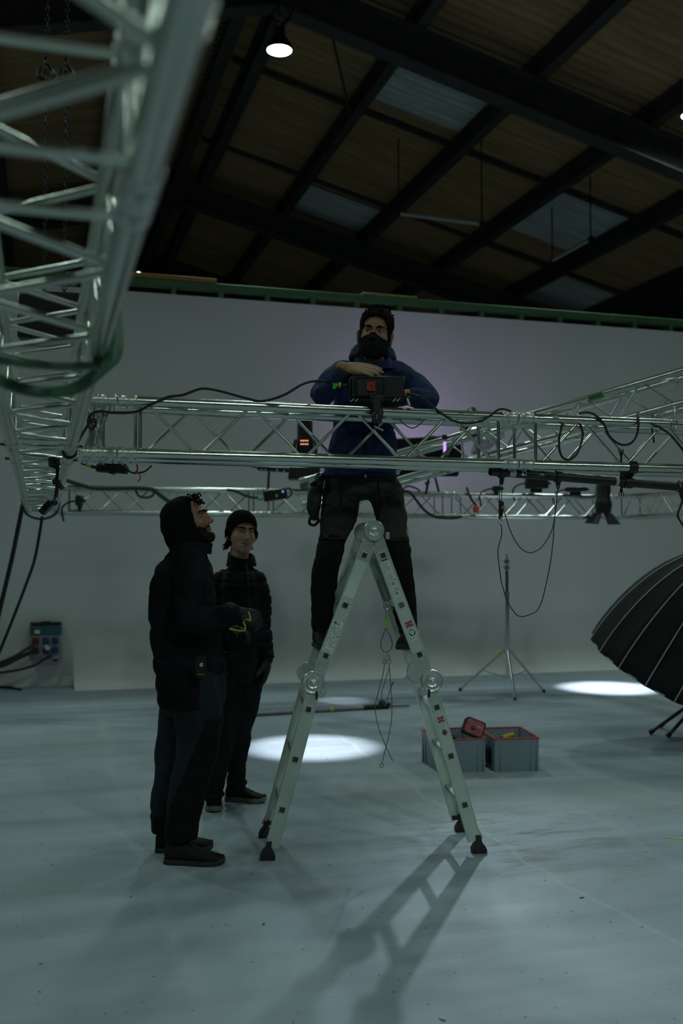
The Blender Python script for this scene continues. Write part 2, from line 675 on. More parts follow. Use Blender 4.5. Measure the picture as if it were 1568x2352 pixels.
pur_x = [4.93 - 1.84 * 0 + PURL * k for k in range(0, 5)]
edges = [RIDGE_X] + [RIDGE_X + (4.93 - RIDGE_X)] + [4.93 + PURL * k for k in range(1, 5)]
edges_l = [RIDGE_X - PURL * k for k in range(0, 6)]
SKY = set()
for i in range(len(edges) - 1):
    for j in range(len(YB) - 1):
        x0, x1, y0, y1 = edges[i], edges[i + 1], YB[j], YB[j + 1]
        # the pale fibreglass sheets the picture shows
        light = []
        if i == 1 and j == 6:
            light = [(0.28, 0.86)]
        if i == 1 and j == 8:
            light = [(0.12, 0.55)]
        if i == 3 and j == 7:
            light = [(0.05, 0.7)]
        if i == 4 and j == 8:
            light = [(0.1, 0.6)]
        if i == 0 and j == 4 or i == 2 and j == 3:
            light = [(0.3, 0.8)]
        cuts = [(0, 1, ROOF)]
        if light:
            a, b_ = light[0]
            cuts = [(0, a, ROOF), (a, b_, SKYL), (b_, 1, ROOF)]
        for c0, c1, mm in cuts:
            sheet(x0, x1, y0 + (y1 - y0) * c0, y0 + (y1 - y0) * c1, mm, 'skylight_sheet' if mm is SKYL else 'roof_sheet')
for i in range(len(edges_l) - 1):
    for j in range(len(YB) - 1):
        sheet(edges_l[i + 1], edges_l[i], YB[j], YB[j + 1], ROOF, 'roof_sheet')


def ibeam(p0, p1, wdt, hgt, up=Vector((0, 0, 1)), tf=0.018, tw=0.012):
    p0, p1 = Vector(p0), Vector(p1)
    M = Mz(p0, p1 - p0, up)
    Ln = (p1 - p0).length
    # local x horizontal, local y "down/up"
    h, wd = hgt / 2, wdt / 2
    o = [(-wd, -h), (wd, -h), (wd, -h + tf), (tw, -h + tf), (tw, h - tf), (wd, h - tf), (wd, h), (-wd, h), (-wd, h - tf), (-tw, h - tf), (-tw, -h + tf), (-wd, -h + tf)]
    return MB().prism(o, Ln, M)


for x in edges[1:] + edges_l[1:]:
    z = roof_z(x) - 0.03 - 0.16
    build('purlin', ibeam((x, Y0, z), (x, Y1, z), 0.17, 0.32, tf=0.02), BEAM, ceil, smooth=False)
z = RIDGE_Z - 0.27
for dx in (-0.28, 0.28):
    build('ridge_beam', ibeam((RIDGE_X + dx, Y0, z), (RIDGE_X + dx, Y1, z), 0.2, 0.4, tf=0.024), BEAM, ceil, smooth=False)
for y in (12.95 - 0.3, 5.2, -2.4, 20.6):
    for sgn, xe in ((1, X1), (-1, X0)):
        a = Vector((RIDGE_X, y, RIDGE_Z - 0.62))
        b_ = Vector((xe, y, roof_z(xe) - 0.62))
        build('rafter', ibeam(a, b_, 0.28, 0.5, up=Vector((0, 0, 1)), tf=0.03, tw=0.02), BEAM, ceil, smooth=False)
tie = MB()
for y in (15.75, 19.0, 10.0, 22.5):
    for i in range(len(edges) - 1):
        a = Vector((edges[i], y, roof_z(edges[i]) - 0.06))
        b_ = Vector((edges[i + 1], y, roof_z(edges[i + 1]) - 0.06))
        build('sheet_rail', MB().box((0, 0, (b_ - a).length / 2), (0.09, 0.07, (b_ - a).length), Mz(a, b_ - a)), BEAM, ceil, smooth=False)
# a diagonal tie rod near the lamp
a = py_at(700, 0, 12.7)
build('tie_rod', MB().tube(Vector((3.75, 13.0, roof_z(3.75) - 0.55)), Vector((4.93, 15.75, roof_z(4.93) - 0.3)), 0.022, n=8), BEAM, ceil)

# ---- high-bay lamps
LENS = mat('lamp_lens', (0.9, 0.92, 0.92), 0.4, emit=(0.93, 1.0, 0.99), estr=9.0)
for i, (bx, by, BAY_Z) in enumerate(BAYS[:2]):
    t = thing('high_bay_lamp', ['round high-bay lamp glowing white under the ridge, coiled cable above it', 'round high-bay lamp cut by the right edge of the picture'][i], 'lamp', (bx, by, BAY_Z), group='high-bay lamps under the roof')
    build('housing', MB().lathe([(0.02, 0.3), (0.07, 0.3), (0.08, 0.16), (0.12, 0.14), (0.17, 0.05), (0.178, 0.0), (0.165, 0.0), (0.16, 0.012), (0.02, 0.012)], 28), DARKMETAL, t)
    build('lens', MB().lathe([(0.01, 0.002), (0.1, 0.001), (0.16, 0.004), (0.16, 0.01), (0.01, 0.01)], 28), LENS, t)
    top = roof_z(bx) - (0.5 if i == 0 else 0.06) - BAY_Z
    build('hook', MB().poly(spline([(0, 0, 0.29), (0.0, 0, 0.36), (0.03, 0, 0.4), (0, 0, 0.44), (-0.02, 0, 0.41)], 5), 0.008, 6), STEEL, t)
    build('chain', MB().tube((0, 0, 0.42), (0, 0, top), 0.008, n=6), DARKMETAL, t)
    build('lamp_cable', MB().poly(spline([(0.02, 0, 0.3), (0.15, 0, 0.5), (0.02, 0, 0.62), (-0.1, 0.02, 0.45), (0.06, 0, 0.38), (0.22, 0.02, 0.62), (0.35, 0, 0.56), (0.42, 0, 0.6 + 0.3 * top), (0.3, 0, top)], 8), 0.013, 6), CABLE, t)

# ---- two unlit tube lamps hung from the roof and their drop wires
def tube_lamp(p0, p1, label):
    p0, p1 = Vector(p0), Vector(p1)
    t = thing('tube_lamp', label, 'lamp', p0, group='unlit tube lamps under the roof')
    d = p1 - p0
    build('tube', MB().tube((0, 0, 0), d, 0.035, n=10), mat('lamp_tube_white', (0.6, 0.63, 0.62), 0.4), t)
    for q in (Vector((0, 0, 0)), d):
        build('end_cap', MB().tube(q - d.normalized() * 0.03, q + d.normalized() * 0.05, 0.042, n=10), DARKMETAL, t)
        x = p0.x + q.x
        build('drop_wire', MB().tube(q, q + Vector((0, 0, roof_z(x) - 0.05 - p0.z - q.z)), 0.012, n=6), DARKMETAL, t)


tube_lamp(py_at(915, 490, 16.2), py_at(1106, 514, 15.2), 'unlit white tube lamp hanging left of centre under the roof')
tube_lamp(py_at(1268, 598, 16.5), py_at(1356, 549, 15.0), 'unlit white tube lamp hanging askew at right under the roof')
# small blue-white light far behind the wall's top left
p = py_at(318, 629, 20.0)
t = thing('work_lamp', 'tiny blue-white work lamp shining far behind the left end of the rail', 'lamp', p)
build('bulb', MB().ell((0, 0, 0), (0.05, 0.03, 0.04)), mat('blue_white_glow', (0.6, 0.7, 1), emit=(0.55, 0.75, 1.0), estr=6), t)
build('housing', MB().box((0, 0.06, 0.04), (0.14, 0.08, 0.12), b=0.01), DARKMETAL, t)
build('bracket', MB().box((0, 0.1, -0.42), (0.05, 0.05, 0.85)), DARKMETAL, t)
# ================================================================== box trusses
HC = 0.12        # half centre distance of the chords
CR = 0.025
TRUSS_M = {}


def tube_mesh(key, Ln, r, n):
    k = (key, round(Ln, 4), round(r, 4), n)
    if k not in TRUSS_M:
        TRUSS_M[k] = MB().tube((0, 0, 0), (0, 0, Ln), r, n=n).mesh(key)
    return TRUSS_M[k]


def coupler_mesh(n):
    if ('c', n) not in TRUSS_M:
        mb = MB().lathe([(0.026, 0), (0.0285, 0.004), (0.0285, 0.02), (0.0262, 0.024), (0.0262, 0.062), (0.0285, 0.066), (0.0285, 0.082), (0.026, 0.086)], n)
        mb.tube((0.02, 0, 0.043), (0.034, 0, 0.043), 0.006, n=6)
        TRUSS_M[('c', n)] = mb.mesh('coupler')
    return TRUSS_M[('c', n)]


def truss(label, p0, p1, up=Vector((0, 0, 1)), phase=0, n=14, couple=(True, True), group='aluminium truss sections', pitch=0.25, red=False):
    """one box truss section, p0 to p1 on its centre line"""
    p0, p1 = Vector(p0), Vector(p1)
    d = (p1 - p0)
    Ln = d.length
    x = d.normalized()
    y = Vector(up).cross(x).normalized()
    z = x.cross(y)
    t = thing('truss_section', label, 'truss', p0, Mxyz((0, 0, 0), x, y, z).to_euler(), group)
    zx = Matrix.Rotation(PI / 2, 4, 'Y')                     # local z to x
    cm = tube_mesh('chord_tube', Ln - 0.004, CR, max(n, 14))
    for sy in (-1, 1):
        for sz in (-1, 1):
            c = link('chord_tube', cm, ALU, t, Matrix.Translation((0.002, sy * HC, sz * HC)) @ zx)
            for e, has in ((0, couple[0]), (1, couple[1])):
                if has:
                    M = Matrix.Translation((0.002 if e == 0 else Ln - 0.088, sy * HC, sz * HC)) @ zx
                    link('coupler', coupler_mesh(max(n, 14)), STEEL, t, M)
    m = max(2, int(round((Ln - 0.24) / pitch)))
    st = (Ln - 0.24) / m
    g = 0.018
    rb = 0.0085

    def brace(a, b_, nn):
        a, b_ = Vector(a), Vector(b_)
        me = tube_mesh('brace', (b_ - a).length, rb, nn)
        link('brace', me, ALU, t, Mz(a, b_ - a))

    nn = 8 if n < 16 else 12
    for face in range(4):
        ph = (phase + (0, 1, 0, 1)[face]) % 2
        for i in range(m):
            lo, hi = (-1, 1) if (i + ph) % 2 == 0 else (1, -1)
            xa, xb = 0.12 + i * st + g, 0.12 + (i + 1) * st - g
            k = HC - 0.012
            if face == 0:
                brace((xa, -HC, lo * k), (xb, -HC, hi * k), nn)
            elif face == 1:
                brace((xa, HC, lo * k), (xb, HC, hi * k), nn)
            elif face == 2:
                brace((xa, lo * k, -HC), (xb, hi * k, -HC), nn)
            else:
                brace((xa, lo * k, HC), (xb, hi * k, HC), nn)
        for xe in (0.105, Ln - 0.105):
            k = HC - 0.012
            if face < 2:
                s = -1 if face == 0 else 1
                brace((xe, s * HC, -k), (xe, s * HC, k), nn)
            else:
                s = -1 if face == 2 else 1
                brace((xe, -k, s * HC), (xe, k, s * HC), nn)
    return t


# front truss across the picture (along +X at y = 4.74), three sections
FY, FZ = 4.74, 2.064
xa = py_at(268, 1000, FY - HC).x
xb = py_at(1187, 1000, FY - HC).x
FRONT = [
    truss('short truss section joining the front truss to the truss overhead', (0.16, FY, FZ), (xa, FY, FZ), n=20, phase=1),
    truss('middle section of the front truss, the masked man leaning over it', (xa, FY, FZ), (xb, FY, FZ), n=24, phase=1),
    truss('right section of the front truss, black pipe slung beneath it', (xb, FY, FZ), (xb + 2.5, FY, FZ), n=24, phase=0, couple=(True, True)),
]
# printed marks on the tubes and braces of the front truss
def chord_mark(sec, px, py, wd, ht, m, name='printed_label', dz=0.0):
    q = py_at(px, py, FY - HC - CR)
    a_ = -0.35
    M = Matrix.Translation((q.x - FRONT[sec].location.x, -HC, HC if py < 1000 else -HC)) @ Matrix.Rotation(a_ + dz, 4, 'X')
    return build(name, MB().box((0, -CR - 0.0007, 0), (wd, 0.0008, ht), M), m, FRONT[sec], smooth=False), M


for k in range(7):
    chord_mark(1, 1054 + k * 1.5, 964, 0.0016, 0.008, INK, 'bar_mark')
lab_, M_l = chord_mark(1, 1084, 964, 0.022, 0.008, mat('tube_print', (0.4, 0.44, 0.4), 0.4))
MP = M_l @ Matrix.Translation((0, -CR - 0.0014, 0))
build('oval_print', MB().poly([(-0.007 + 0.003 * math.cos(a_), 0, 0.0036 * math.sin(a_)) for a_ in [k * PI / 6 for k in range(12)]], 0.0006, 4, closed=True, M=MP), INK, lab_)
build('zigzag_print', MB().poly([(-0.002, 0, -0.0035), (0.0005, 0, 0.0035), (0.003, 0, -0.0035), (0.005, 0, 0.0035), (0.009, 0, 0.003), (0.006, 0, -0.0005)], 0.0008, 4, M=MP), INK, lab_)
chord_mark(2, 1244, 966, 0.036, 0.005, INK)
chord_mark(2, 1276, 965, 0.034, 0.012, mat('tube_print', (0.4, 0.44, 0.4), 0.4))
# truss passing over the camera, running into the hall
def lz(y):
    return 2.064 - 0.0118 * (y - 4.74)


LY = [-1.15, 1.35, 4.35, 7.35, 10.05]
LAB = ['near section of the truss overhead, big and blurred at the top left', 'second section of the overhead truss with the green sling round it', 'third section of the overhead truss, meeting the front truss', 'farthest section of the overhead truss, down to the far truss']
for i in range(4):
    truss(LAB[i], (0, LY[i], lz(LY[i])), (0, LY[i + 1], lz(LY[i + 1])), n=(28, 24, 18, 14)[i], phase=i % 2)
# far truss along the wall and the right-hand return
FARY, FARZ = 10.2, 2.0
fx = [0.16, 2.2, 4.3, 6.3]
LABF = ['left section of the far truss, behind the two watching men', 'middle section of the far truss, behind the ladder man\'s legs', 'right section of the far truss with the barn-door light on it']
for i in range(3):
    truss(LABF[i], (fx[i], FARY, FARZ), (fx[i + 1], FARY, FARZ), n=14, phase=i % 2)
truss('truss at the right edge coming forward from the far truss', (6.46, 10.05, FARZ), (6.46, 6.9, FARZ + 0.02), n=14)
# sloping truss behind the front one
da = pw(668, 1150, 10.05)
da.z = FARZ + 0.03
db = pw(1568, 896, 7.6)
dvec = (db - da)
dd1 = da + dvec * 0.06
dm = da + dvec * 0.55
de = da + dvec * 1.2
truss('lower section of the sloping truss behind the front truss', dd1, dm, n=14)
truss('upper section of the sloping truss with green-painted node at right', dm, de, n=16, phase=1)
# green paint patch round a node of that section
q = da + dvec * 0.842


def clampband(name, label, c, ax, r, wdt, m, cat='tape', thick=0.0015):
    mb = MB().lathe([(r, -wdt / 2), (r + thick, -wdt / 2), (r + thick, wdt / 2), (r, wdt / 2)], 18, Mz(c, ax))
    return tag(build(name, mb, m), label, cat)


zl = Vector((0, 0, 1))
xd = dvec.normalized()
yd = zl.cross(xd).normalized()
zd = xd.cross(yd)
clampband('tape_wrap', 'green tape wrapped on the top tube of the sloping truss', q - yd * HC + zd * HC, xd, CR + 0.001, 0.12, mat('dull_green_tape', (0.08, 0.22, 0.08), 0.6))

# ================================================================== folding ladder
LX, LD = 0.14, 5.15
lad = thing('folding_ladder', 'aluminium folding ladder standing open as an A under the truss', 'ladder', cw(LX, LD, 0), (0, 0, -AZ + R(6)))
GREEN_ALU = ALU_L
FOOT = {-1: Vector((-0.5, 0, 0.06)), 1: Vector((0.505, 0, 0.06))}
MID = {-1: Vector((-0.29, 0, 0.853)), 1: Vector((0.277, 0, 0.853))}
TOP = Vector((0.0, 0, 1.6))
HALF = 0.2


def stile(a, b_, y, inward, trim0, trim1, width=0.066, th=0.026):
    """C channel between a and b (x,z given, y fixed)"""
    a = Vector((a.x, y, a.z))
    b_ = Vector((b_.x, y, b_.z))
    d = (b_ - a).normalized()
    a, b_ = a + d * trim0, b_ - d * trim1
    side = Vector((0, 1, 0)).cross(d).normalized()
    o = inward                                        # channel opens to the inside
    w2 = width / 2
    e = 0.003
    outl = [(-w2, 0), (w2, 0), (w2, th), (w2 - e, th), (w2 - e, e), (-w2 + e, e), (-w2 + e, th), (-w2, th)]
    M = Mxyz(a, side, Vector((0, o, 0)), d)
    return MB().prism(outl, (b_ - a).length, M), a, b_, d, side


def square_rung(c, y0, y1, d, side):
    s = 0.0135
    M = Mxyz((c.x, y0, c.z), side, d, Vector((0, 1, 0)))
    o = [(-s, -s), (s, -s), (s, s), (-s, s)]
    mb = MB()
    Ln = y1 - y0
    i_ = s - 0.0018
    oi = [(-i_, -i_), (i_, -i_), (i_, i_), (-i_, i_)]
    vs = [(x, y, 0) for x, y in o] + [(x, y, Ln) for x, y in o] + [(x, y, 0) for x, y in oi] + [(x, y, Ln) for x, y in oi]
    fs = [(i, (i + 1) % 4, 4 + (i + 1) % 4, 4 + i) for i in range(4)] + [(8 + i, 12 + i, 12 + (i + 1) % 4, 8 + (i + 1) % 4) for i in range(4)]
    fs += [(i, 8 + i, 8 + (i + 1) % 4, (i + 1) % 4) for i in range(4)] + [(4 + i, 4 + (i + 1) % 4, 12 + (i + 1) % 4, 12 + i) for i in range(4)]
    return mb.add(vs, fs, M)


def ring_flange(c, y, out, d, side):
    """raised square collar where a rung end shows on the stile"""
    mb = MB()
    M = Mxyz((c.x, y, c.z), side, d, Vector((0, out, 0)))
    def rr(s, r, z):
        pts = []
        for q in range(4):
            cx, cy = ((1, 1), (-1, 1), (-1, -1), (1, -1))[q]
            for k in range(4):
                a = q * PI / 2 + k / 3 * PI / 2
                pts.append((cx * (s - r) + r * math.cos(a), cy * (s - r) + r * math.sin(a), z))
        return pts
    mb.loft([rr(0.0145, 0.003, -0.003), rr(0.0145, 0.003, 0.002), rr(0.0158, 0.004, 0.0032), rr(0.0178, 0.006, 0.0028), rr(0.0186, 0.0065, 0.0)], caps=False, M=M)
    return mb


RUNGS = {}
stiles = {}
for s in (-1, 1):
    for sec in ('low', 'up'):
        A_, B_ = (FOOT[s], MID[s]) if sec == 'low' else (MID[s], TOP)
        tr = (0.0, 0.075) if sec == 'low' else (0.075, 0.05)
        for yy in (-1, 1):
            mb, a, b_, d, side = stile(A_, B_, yy * HALF, -yy, *tr)
            st = build('stile', mb, GREEN_ALU, lad, smooth=False)
            stiles[(s, sec, yy)] = (a, b_, d, side)
            # thin raised edge bead along both edges
            for e in (-1, 1):
                build('edge_bead', MB().tube(a + side * (e * 0.0315), b_ + side * (e * 0.0315), 0.0022, n=6), GREEN_ALU, st)
        a, b_, d, side = stiles[(s, sec, -1)]
        full = B_ - A_
        for fr in ((0.225, 0.53, 0.835) if sec == 'low' else (0.175, 0.505, 0.835)):
            c = A_ + full * fr
            rg = build('rung', square_rung(c, -HALF - 0.0045, HALF + 0.0045, d, side), mat('rung_aluminium', (0.5, 0.5, 0.46), 0.42, 0.8, 0.1, 10), lad, smooth=False)
            RUNGS[(s, sec, fr)] = c
            for yy in (-1, 1):
                build('rung_shade_plate', MB().box((0, 0, 0), (0.0232, 0.0232, 0.003), Mxyz((c.x, yy * HALF, c.z), side, d, Vector((0, yy, 0)))).box((0.0, 0.002, 0.0014), (0.02, 0.0012, 0.0006), Mxyz((c.x, yy * HALF, c.z), side, d, Vector((0, yy, 0))) @ Matrix.Rotation(0.7, 4, 'Z')), mat('rung_hollow_shade', (0.07, 0.055, 0.045), 0.35, 0.4, 0.3, 60), rg, smooth=False)['kind'] = 'stuff'  # added dark plate, its colour stands for the shade inside the hollow rung
                build('rung_collar', ring_flange(c, yy * HALF, yy, d, side), ALU_L, rg)


# hinges: big round discs with lock plates
def hinge(c, y, out, r, label=None):
    M = Mxyz((c.x, y, c.z), Vector((1, 0, 0)), Vector((0, 0, 1)), Vector((0, out, 0)))
    prof_ = [(0.001, -0.018), (r * 0.98, -0.018), (r, -0.014), (r, 0.006), (r * 0.93, 0.011), (r * 0.86, 0.0075), (r * 0.62, 0.0065), (r * 0.56, 0.010), (r * 0.5, 0.012), (r * 0.36, 0.0085), (r * 0.3, 0.012), (r * 0.16, 0.014), (0.001, 0.0145)]
    h = build('hinge', MB().lathe(prof_, 32, M), STEEL, lad)
    build('hinge_bolt', MB().lathe([(0.001, 0.013), (0.008, 0.013), (0.008, 0.018), (0.005, 0.02), (0.001, 0.02)], 6, M), CHROME, h)
    return h, M


def plate(a, b_, w0, w1, y, out, t=0.004):
    d = (b_ - a)
    d.y = 0
    Ln = d.length
    d.normalize()
    side = Vector((0, 1, 0)).cross(d).normalized()
    o = [(-w0, -0.01), (w0, -0.01), (w1, Ln), (w1 * 0.5, Ln + w1 * 0.8), (-w1 * 0.5, Ln + w1 * 0.8), (-w1, Ln)]
    M = Mxyz((a.x, y, a.z), side, d, Vector((0, out, 0)))
    return MB().prism(o, t, M)


for yy in (-1, 1):
    y = yy * (HALF + 0.004)
    h, M = hinge(TOP, y, yy, 0.052)
    for s in (-1, 1):
        a, b_, d, side = stiles[(s, 'up', yy)]
        build('hinge_arm', plate(b_ - d * 0.1, TOP + Vector((0, 0, -0.0)), 0.0325, 0.036, yy * HALF - yy * 0.006, yy, 0.007), STEEL, h, smooth=False)
        build('lock_tab', MB().box((0.055 * s + 0.012, y + yy * 0.006, 1.575), (0.02, 0.012, 0.035), b=0.003), STEEL, h) if s == 1 else None
    for s in (-1, 1):
        c = MID[s] + Vector((0.012 * s, 0, 0.0))
        h, M = hinge(c, y, yy, 0.056)
        for sec, end in (('low', 1), ('up', 0)):
            a, b_, d, side = stiles[(s, sec, yy)]
            p = (b_ - d * 0.07) if end == 1 else (a + d * 0.07)
            build('hinge_arm', plate(p, MID[s], 0.0325, 0.03, yy * HALF - yy * 0.006, yy, 0.007), STEEL, h, smooth=False)
        # lock plate with its two bolts just below, on the inner side
        k = MID[s] + Vector((-0.03 * s, 0, -0.045))
        lp = build('lock_plate', MB().lathe([(0.001, 0), (0.024, 0), (0.026, 0.003), (0.022, 0.008), (0.001, 0.008)], 20, Mxyz((k.x, y, k.z), Vector((1, 0, 0)), Vector((0, 0, 1)), Vector((0, yy, 0)))), STEEL, h)
        build('lock_lever', MB().box((k.x + s * 0.026, y + yy * 0.012, k.z - 0.014), (0.01, 0.006, 0.04), b=0.002), DARKMETAL, h)
        build('hinge_bolt', MB().ell((k.x, y + yy * 0.009, k.z), (0.008, 0.004, 0.008), nu=10, nv=6), CHROME, h)

# rivets: pairs beside each stile end
for (s, sec, yy), (a, b_, d, side) in stiles.items():
    mb = MB()
    for p in ((a + d * 0.045, b_ - d * 0.035) if sec == 'low' else (a + d * 0.035, b_ - d * 0.035)):
        pass
    pts = []
    if sec == 'low':
        pts = [b_ - d * 0.02 + side * 0.017, b_ - d * 0.06 - side * 0.018, b_ - d * 0.075 + side * 0.018]
    else:
        pts = [a + d * 0.02 + side * 0.017, a + d * 0.07 - side * 0.018, a + d * 0.08 + side * 0.018, b_ - d * 0.02 - side * 0.018, b_ - d * 0.055 + side * 0.018, b_ - d * 0.06 - side * 0.016]
    for p in pts:
        mb = MB().ell((p.x, yy * (HALF + 0.0005), p.z), (0.0045, 0.003, 0.0045), nu=8, nv=6)
        build('rivet', mb, CHROME, lad)

# rubber feet on bent brackets
for s in (-1, 1):
    for yy in (-1, 1):
        a, b_, d, side = stiles[(s, 'low', yy)]
        f = Vector((a.x + s * 0.022, yy * (HALF - 0.013), 0.0))
        M = Mxyz((f.x, f.y, 0), Vector((s, 0, 0)), Vector((0, 1, 0)), Vector((0, 0, 1)))
        w = 0.026
        secs = []
        for z, x0, x1, ww in ((0.0, -0.036, 0.036, w), (0.018, -0.037, 0.036, w), (0.036, -0.028, 0.027, w * 0.95), (0.055, -0.016, 0.012, w * 0.8), (0.088, -0.02, 0.006, w * 0.7)):
            secs.append([(x0, -ww, z), (x1, -ww, z), (x1, ww, z), (x0, ww, z)])
        ft = build('rubber_foot', MB().loft(secs, M=M), BLACKP2, lad, smooth=False)
        br = MB().box((0, 0, 0), (0.022, 0.02, 0.075), Matrix.Translation((f.x - s * 0.006, f.y, 0.1)) @ Matrix.Rotation(-s * 0.5, 4, 'Y'), b=0.003)
        build('foot_bracket', br, STEEL, ft, smooth=False)
        build('end_plug', MB().box((a.x, yy * (HALF - 0.012), a.z + 0.012), (0.058, 0.02, 0.02), b=0.002), BLACKP, lad)


# ---- labels stuck on the front stiles
def on_stile(s, sec, fr, off=0.0, lift=0.0009):
    """frame on the front face of a stile: x across, y up along it, z to the viewer"""
    A_, B_ = (FOOT[s], MID[s]) if sec == 'low' else (MID[s], TOP)
    a, b_, d, side = stiles[(s, sec, -1)]
    c = A_ + (B_ - A_) * fr
    x = side if side.x > 0 else -side
    return Mxyz(Vector((c.x, -HALF - lift, c.z)) + x * off, x, d, Vector((0, -1, 0)))


def sticker(name, M, wd, ht, m, parent, z=0.0):
    return build(name, MB().box((0, 0, z), (wd, ht, 0.0006), M), m, parent, smooth=False)


def lines(parent, M, x0, x1, y0, y1, nrow, m=GREYINK, seed=1, z=0.0006):
    rr = random.Random(seed)
    mb = MB()
    for i in range(nrow):
        y = y1 + (y0 - y1) * (i + 0.5) / nrow
        xe = x1 - (x1 - x0) * rr.choice((0, 0, 0.06, 0.3))
        h = abs(y1 - y0) / nrow * 0.42
        x = x0
        while x < xe:
            wv = rr.uniform(0.002, 0.007)
            mb.box(((x + min(x + wv, xe)) / 2, y, z), (min(x + wv, xe) - x, h, 0.0002), M)
            x += wv + 0.0013
    o = build('print_lines', mb, m, parent, smooth=False)
    o['kind'] = 'stuff'
    return o


def put_text(parent, M, s, size, m, x=0, y=0, z=0.0007):
    return link('lettering', text_mesh(s, size), m, parent, M @ Matrix.Translation((x, y, z)))


# long instruction label, upper right stile
M = on_stile(1, 'up', 0.655)
lb = sticker('instruction_label', M, 0.036, 0.275, STICKER, lad)
sticker('danger_header', M @ Matrix.Translation((0, 0.124, 0)), 0.032, 0.017, INK, lb, 0.0006)
put_text(lb, M, 'DANGER', 0.0085, STICKER, 0, 0.124, 0.001)
lines(lb, M, -0.013, 0.012, 0.06, 0.108, 9, seed=2)
lines(lb, M, -0.013, 0.009, 0.012, 0.05, 5, seed=3)
lines(lb, M, -0.013, 0.013, -0.045, -0.025, 3, seed=4)
lines(lb, M, -0.014, 0.015, -0.13, -0.075, 14, seed=5)
for yy_ in (0.0, -0.052):
    build('pictogram', MB().prism([(-0.011, -0.012), (0.009, -0.012), (0.006, 0.0), (-0.002, 0.005), (-0.009, 0.0)], 0.0003, M @ Matrix.Translation((0, yy_, 0.0006))), GREYINK, lb, smooth=False)
    build('red_mark', MB().box((0.011, yy_ + 0.012, 0.0007), (0.01, 0.003, 0.0003), M), REDP, lb, smooth=False)


def danger_label(M, wd, ht, arrow):
    lb = sticker('danger_label', M, wd, ht, STICKER, lad)
    hh = ht / 2
    sticker('black_field', M @ Matrix.Translation((0, hh - 0.019, 0)), wd - 0.005, 0.03, INK, lb, 0.0006)
    ov = [((wd - 0.010) / 2 * math.cos(2 * PI * k / 24), 0.0125 * math.sin(2 * PI * k / 24)) for k in range(24)]
    ow = [(x * 1.09, y * 1.13) for x, y in ov]
    build('oval_border', MB().prism(ow, 0.0003, M @ Matrix.Translation((0, hh - 0.019, 0.0007))), STICKER, lb, smooth=False)
    build('red_oval', MB().prism(ov, 0.0003, M @ Matrix.Translation((0, hh - 0.019, 0.0011))), REDP, lb, smooth=False)
    put_text(lb, M, 'DANGER', 0.0072, STICKER, 0, hh - 0.019, 0.0018)
    return lb, hh


M = on_stile(1, 'up', 0.335, 0.003)
lb, hh = danger_label(M, 0.042, 0.105, False)
lines(lb, M, -0.017, 0.017, hh - 0.045, hh - 0.036, 2, INK, 8)
ring = [(0.0165 * math.cos(2 * PI * k / 24), 0.0165 * math.sin(2 * PI * k / 24)) for k in range(24)]
build('ring_mark', MB().prism(ring, 0.0003, M @ Matrix.Translation((0, -0.012, 0.0006))), INK, lb, smooth=False)
build('diamond_mark', MB().prism([(0, -0.0155), (0.014, 0.002), (0.008, 0.012), (-0.008, 0.012), (-0.014, 0.002)], 0.0003, M @ Matrix.Translation((0, -0.012, 0.001))), STICKER, lb, smooth=False)
build('mark_dots', MB().box((-0.0045, -0.007, 0.0014), (0.003, 0.003, 0.0002), M).box((0.0045, -0.007, 0.0014), (0.003, 0.003, 0.0002), M).box((0, -0.013, 0.0014), (0.011, 0.0015, 0.0002), M), INK, lb, smooth=False)['kind'] = 'stuff'
lines(lb, M, -0.011, 0.011, -0.046, -0.034, 4, GREYINK, 9)
for e in (-1, 1):
    build('arrow_mark', MB().box((e * 0.0155, -0.04, 0.0007), (0.0018, 0.018, 0.0002), M), INK, lb, smooth=False)
M = on_stile(1, 'low', 0.735, 0.003)
lb, hh = danger_label(M, 0.036, 0.075, True)
lines(lb, M, -0.013, 0.013, -0.033, 0.0, 7, GREYINK, 10)
build('arrow_mark', MB().prism([(-0.009, 0.012), (0.009, 0.012), (0.009, -0.002), (0.017, -0.002), (0, -0.018), (-0.017, -0.002), (-0.009, -0.002)], 0.0006, M @ Matrix.Translation((0, -0.046, 0))), mat('brown_ink', (0.1, 0.06, 0.05)), lb, smooth=False)
# pictogram sheet on the upper left stile
M = on_stile(-1, 'up', 0.295)
lb = sticker('pictogram_label', M, 0.05, 0.165, STICKER, lad)
ring = [(0.0075 * math.cos(2 * PI * k / 20), 0.0075 * math.sin(2 * PI * k / 20)) for k in range(20)]
build('blue_disc', MB().prism(ring, 0.0003, M @ Matrix.Translation((-0.014, 0.072, 0.0005))), BLUEP, lb, smooth=False)
put_text(lb, M, 'i', 0.01, STICKER, -0.014, 0.072, 0.0011)
build('yellow_triangle', MB().prism([(-0.009, -0.007), (0.009, -0.007), (0, 0.008)], 0.0003, M @ Matrix.Translation((0.004, 0.072, 0.0005))), mat('warning_yellow', (0.5, 0.28, 0.02)), lb, smooth=False)
rr = random.Random(5)
mb = MB()
for i in range(11):
    for j in range(4):
        x = -0.019 + j * 0.0125 + rr.uniform(-0.002, 0.002)
        y = 0.055 - i * 0.0103
        for k in range(3):
            mb.box((x + rr.uniform(-0.004, 0.004), y + rr.uniform(-0.004, 0.004), 0.0007), (rr.uniform(0.001, 0.003), rr.uniform(0.0015, 0.006), 0.0002), M)
o = build('pictograms', mb, INK, lb, smooth=False)
o['kind'] = 'stuff'
lines(lb, M, -0.02, 0.02, -0.078, -0.062, 4, GREYINK, 11)
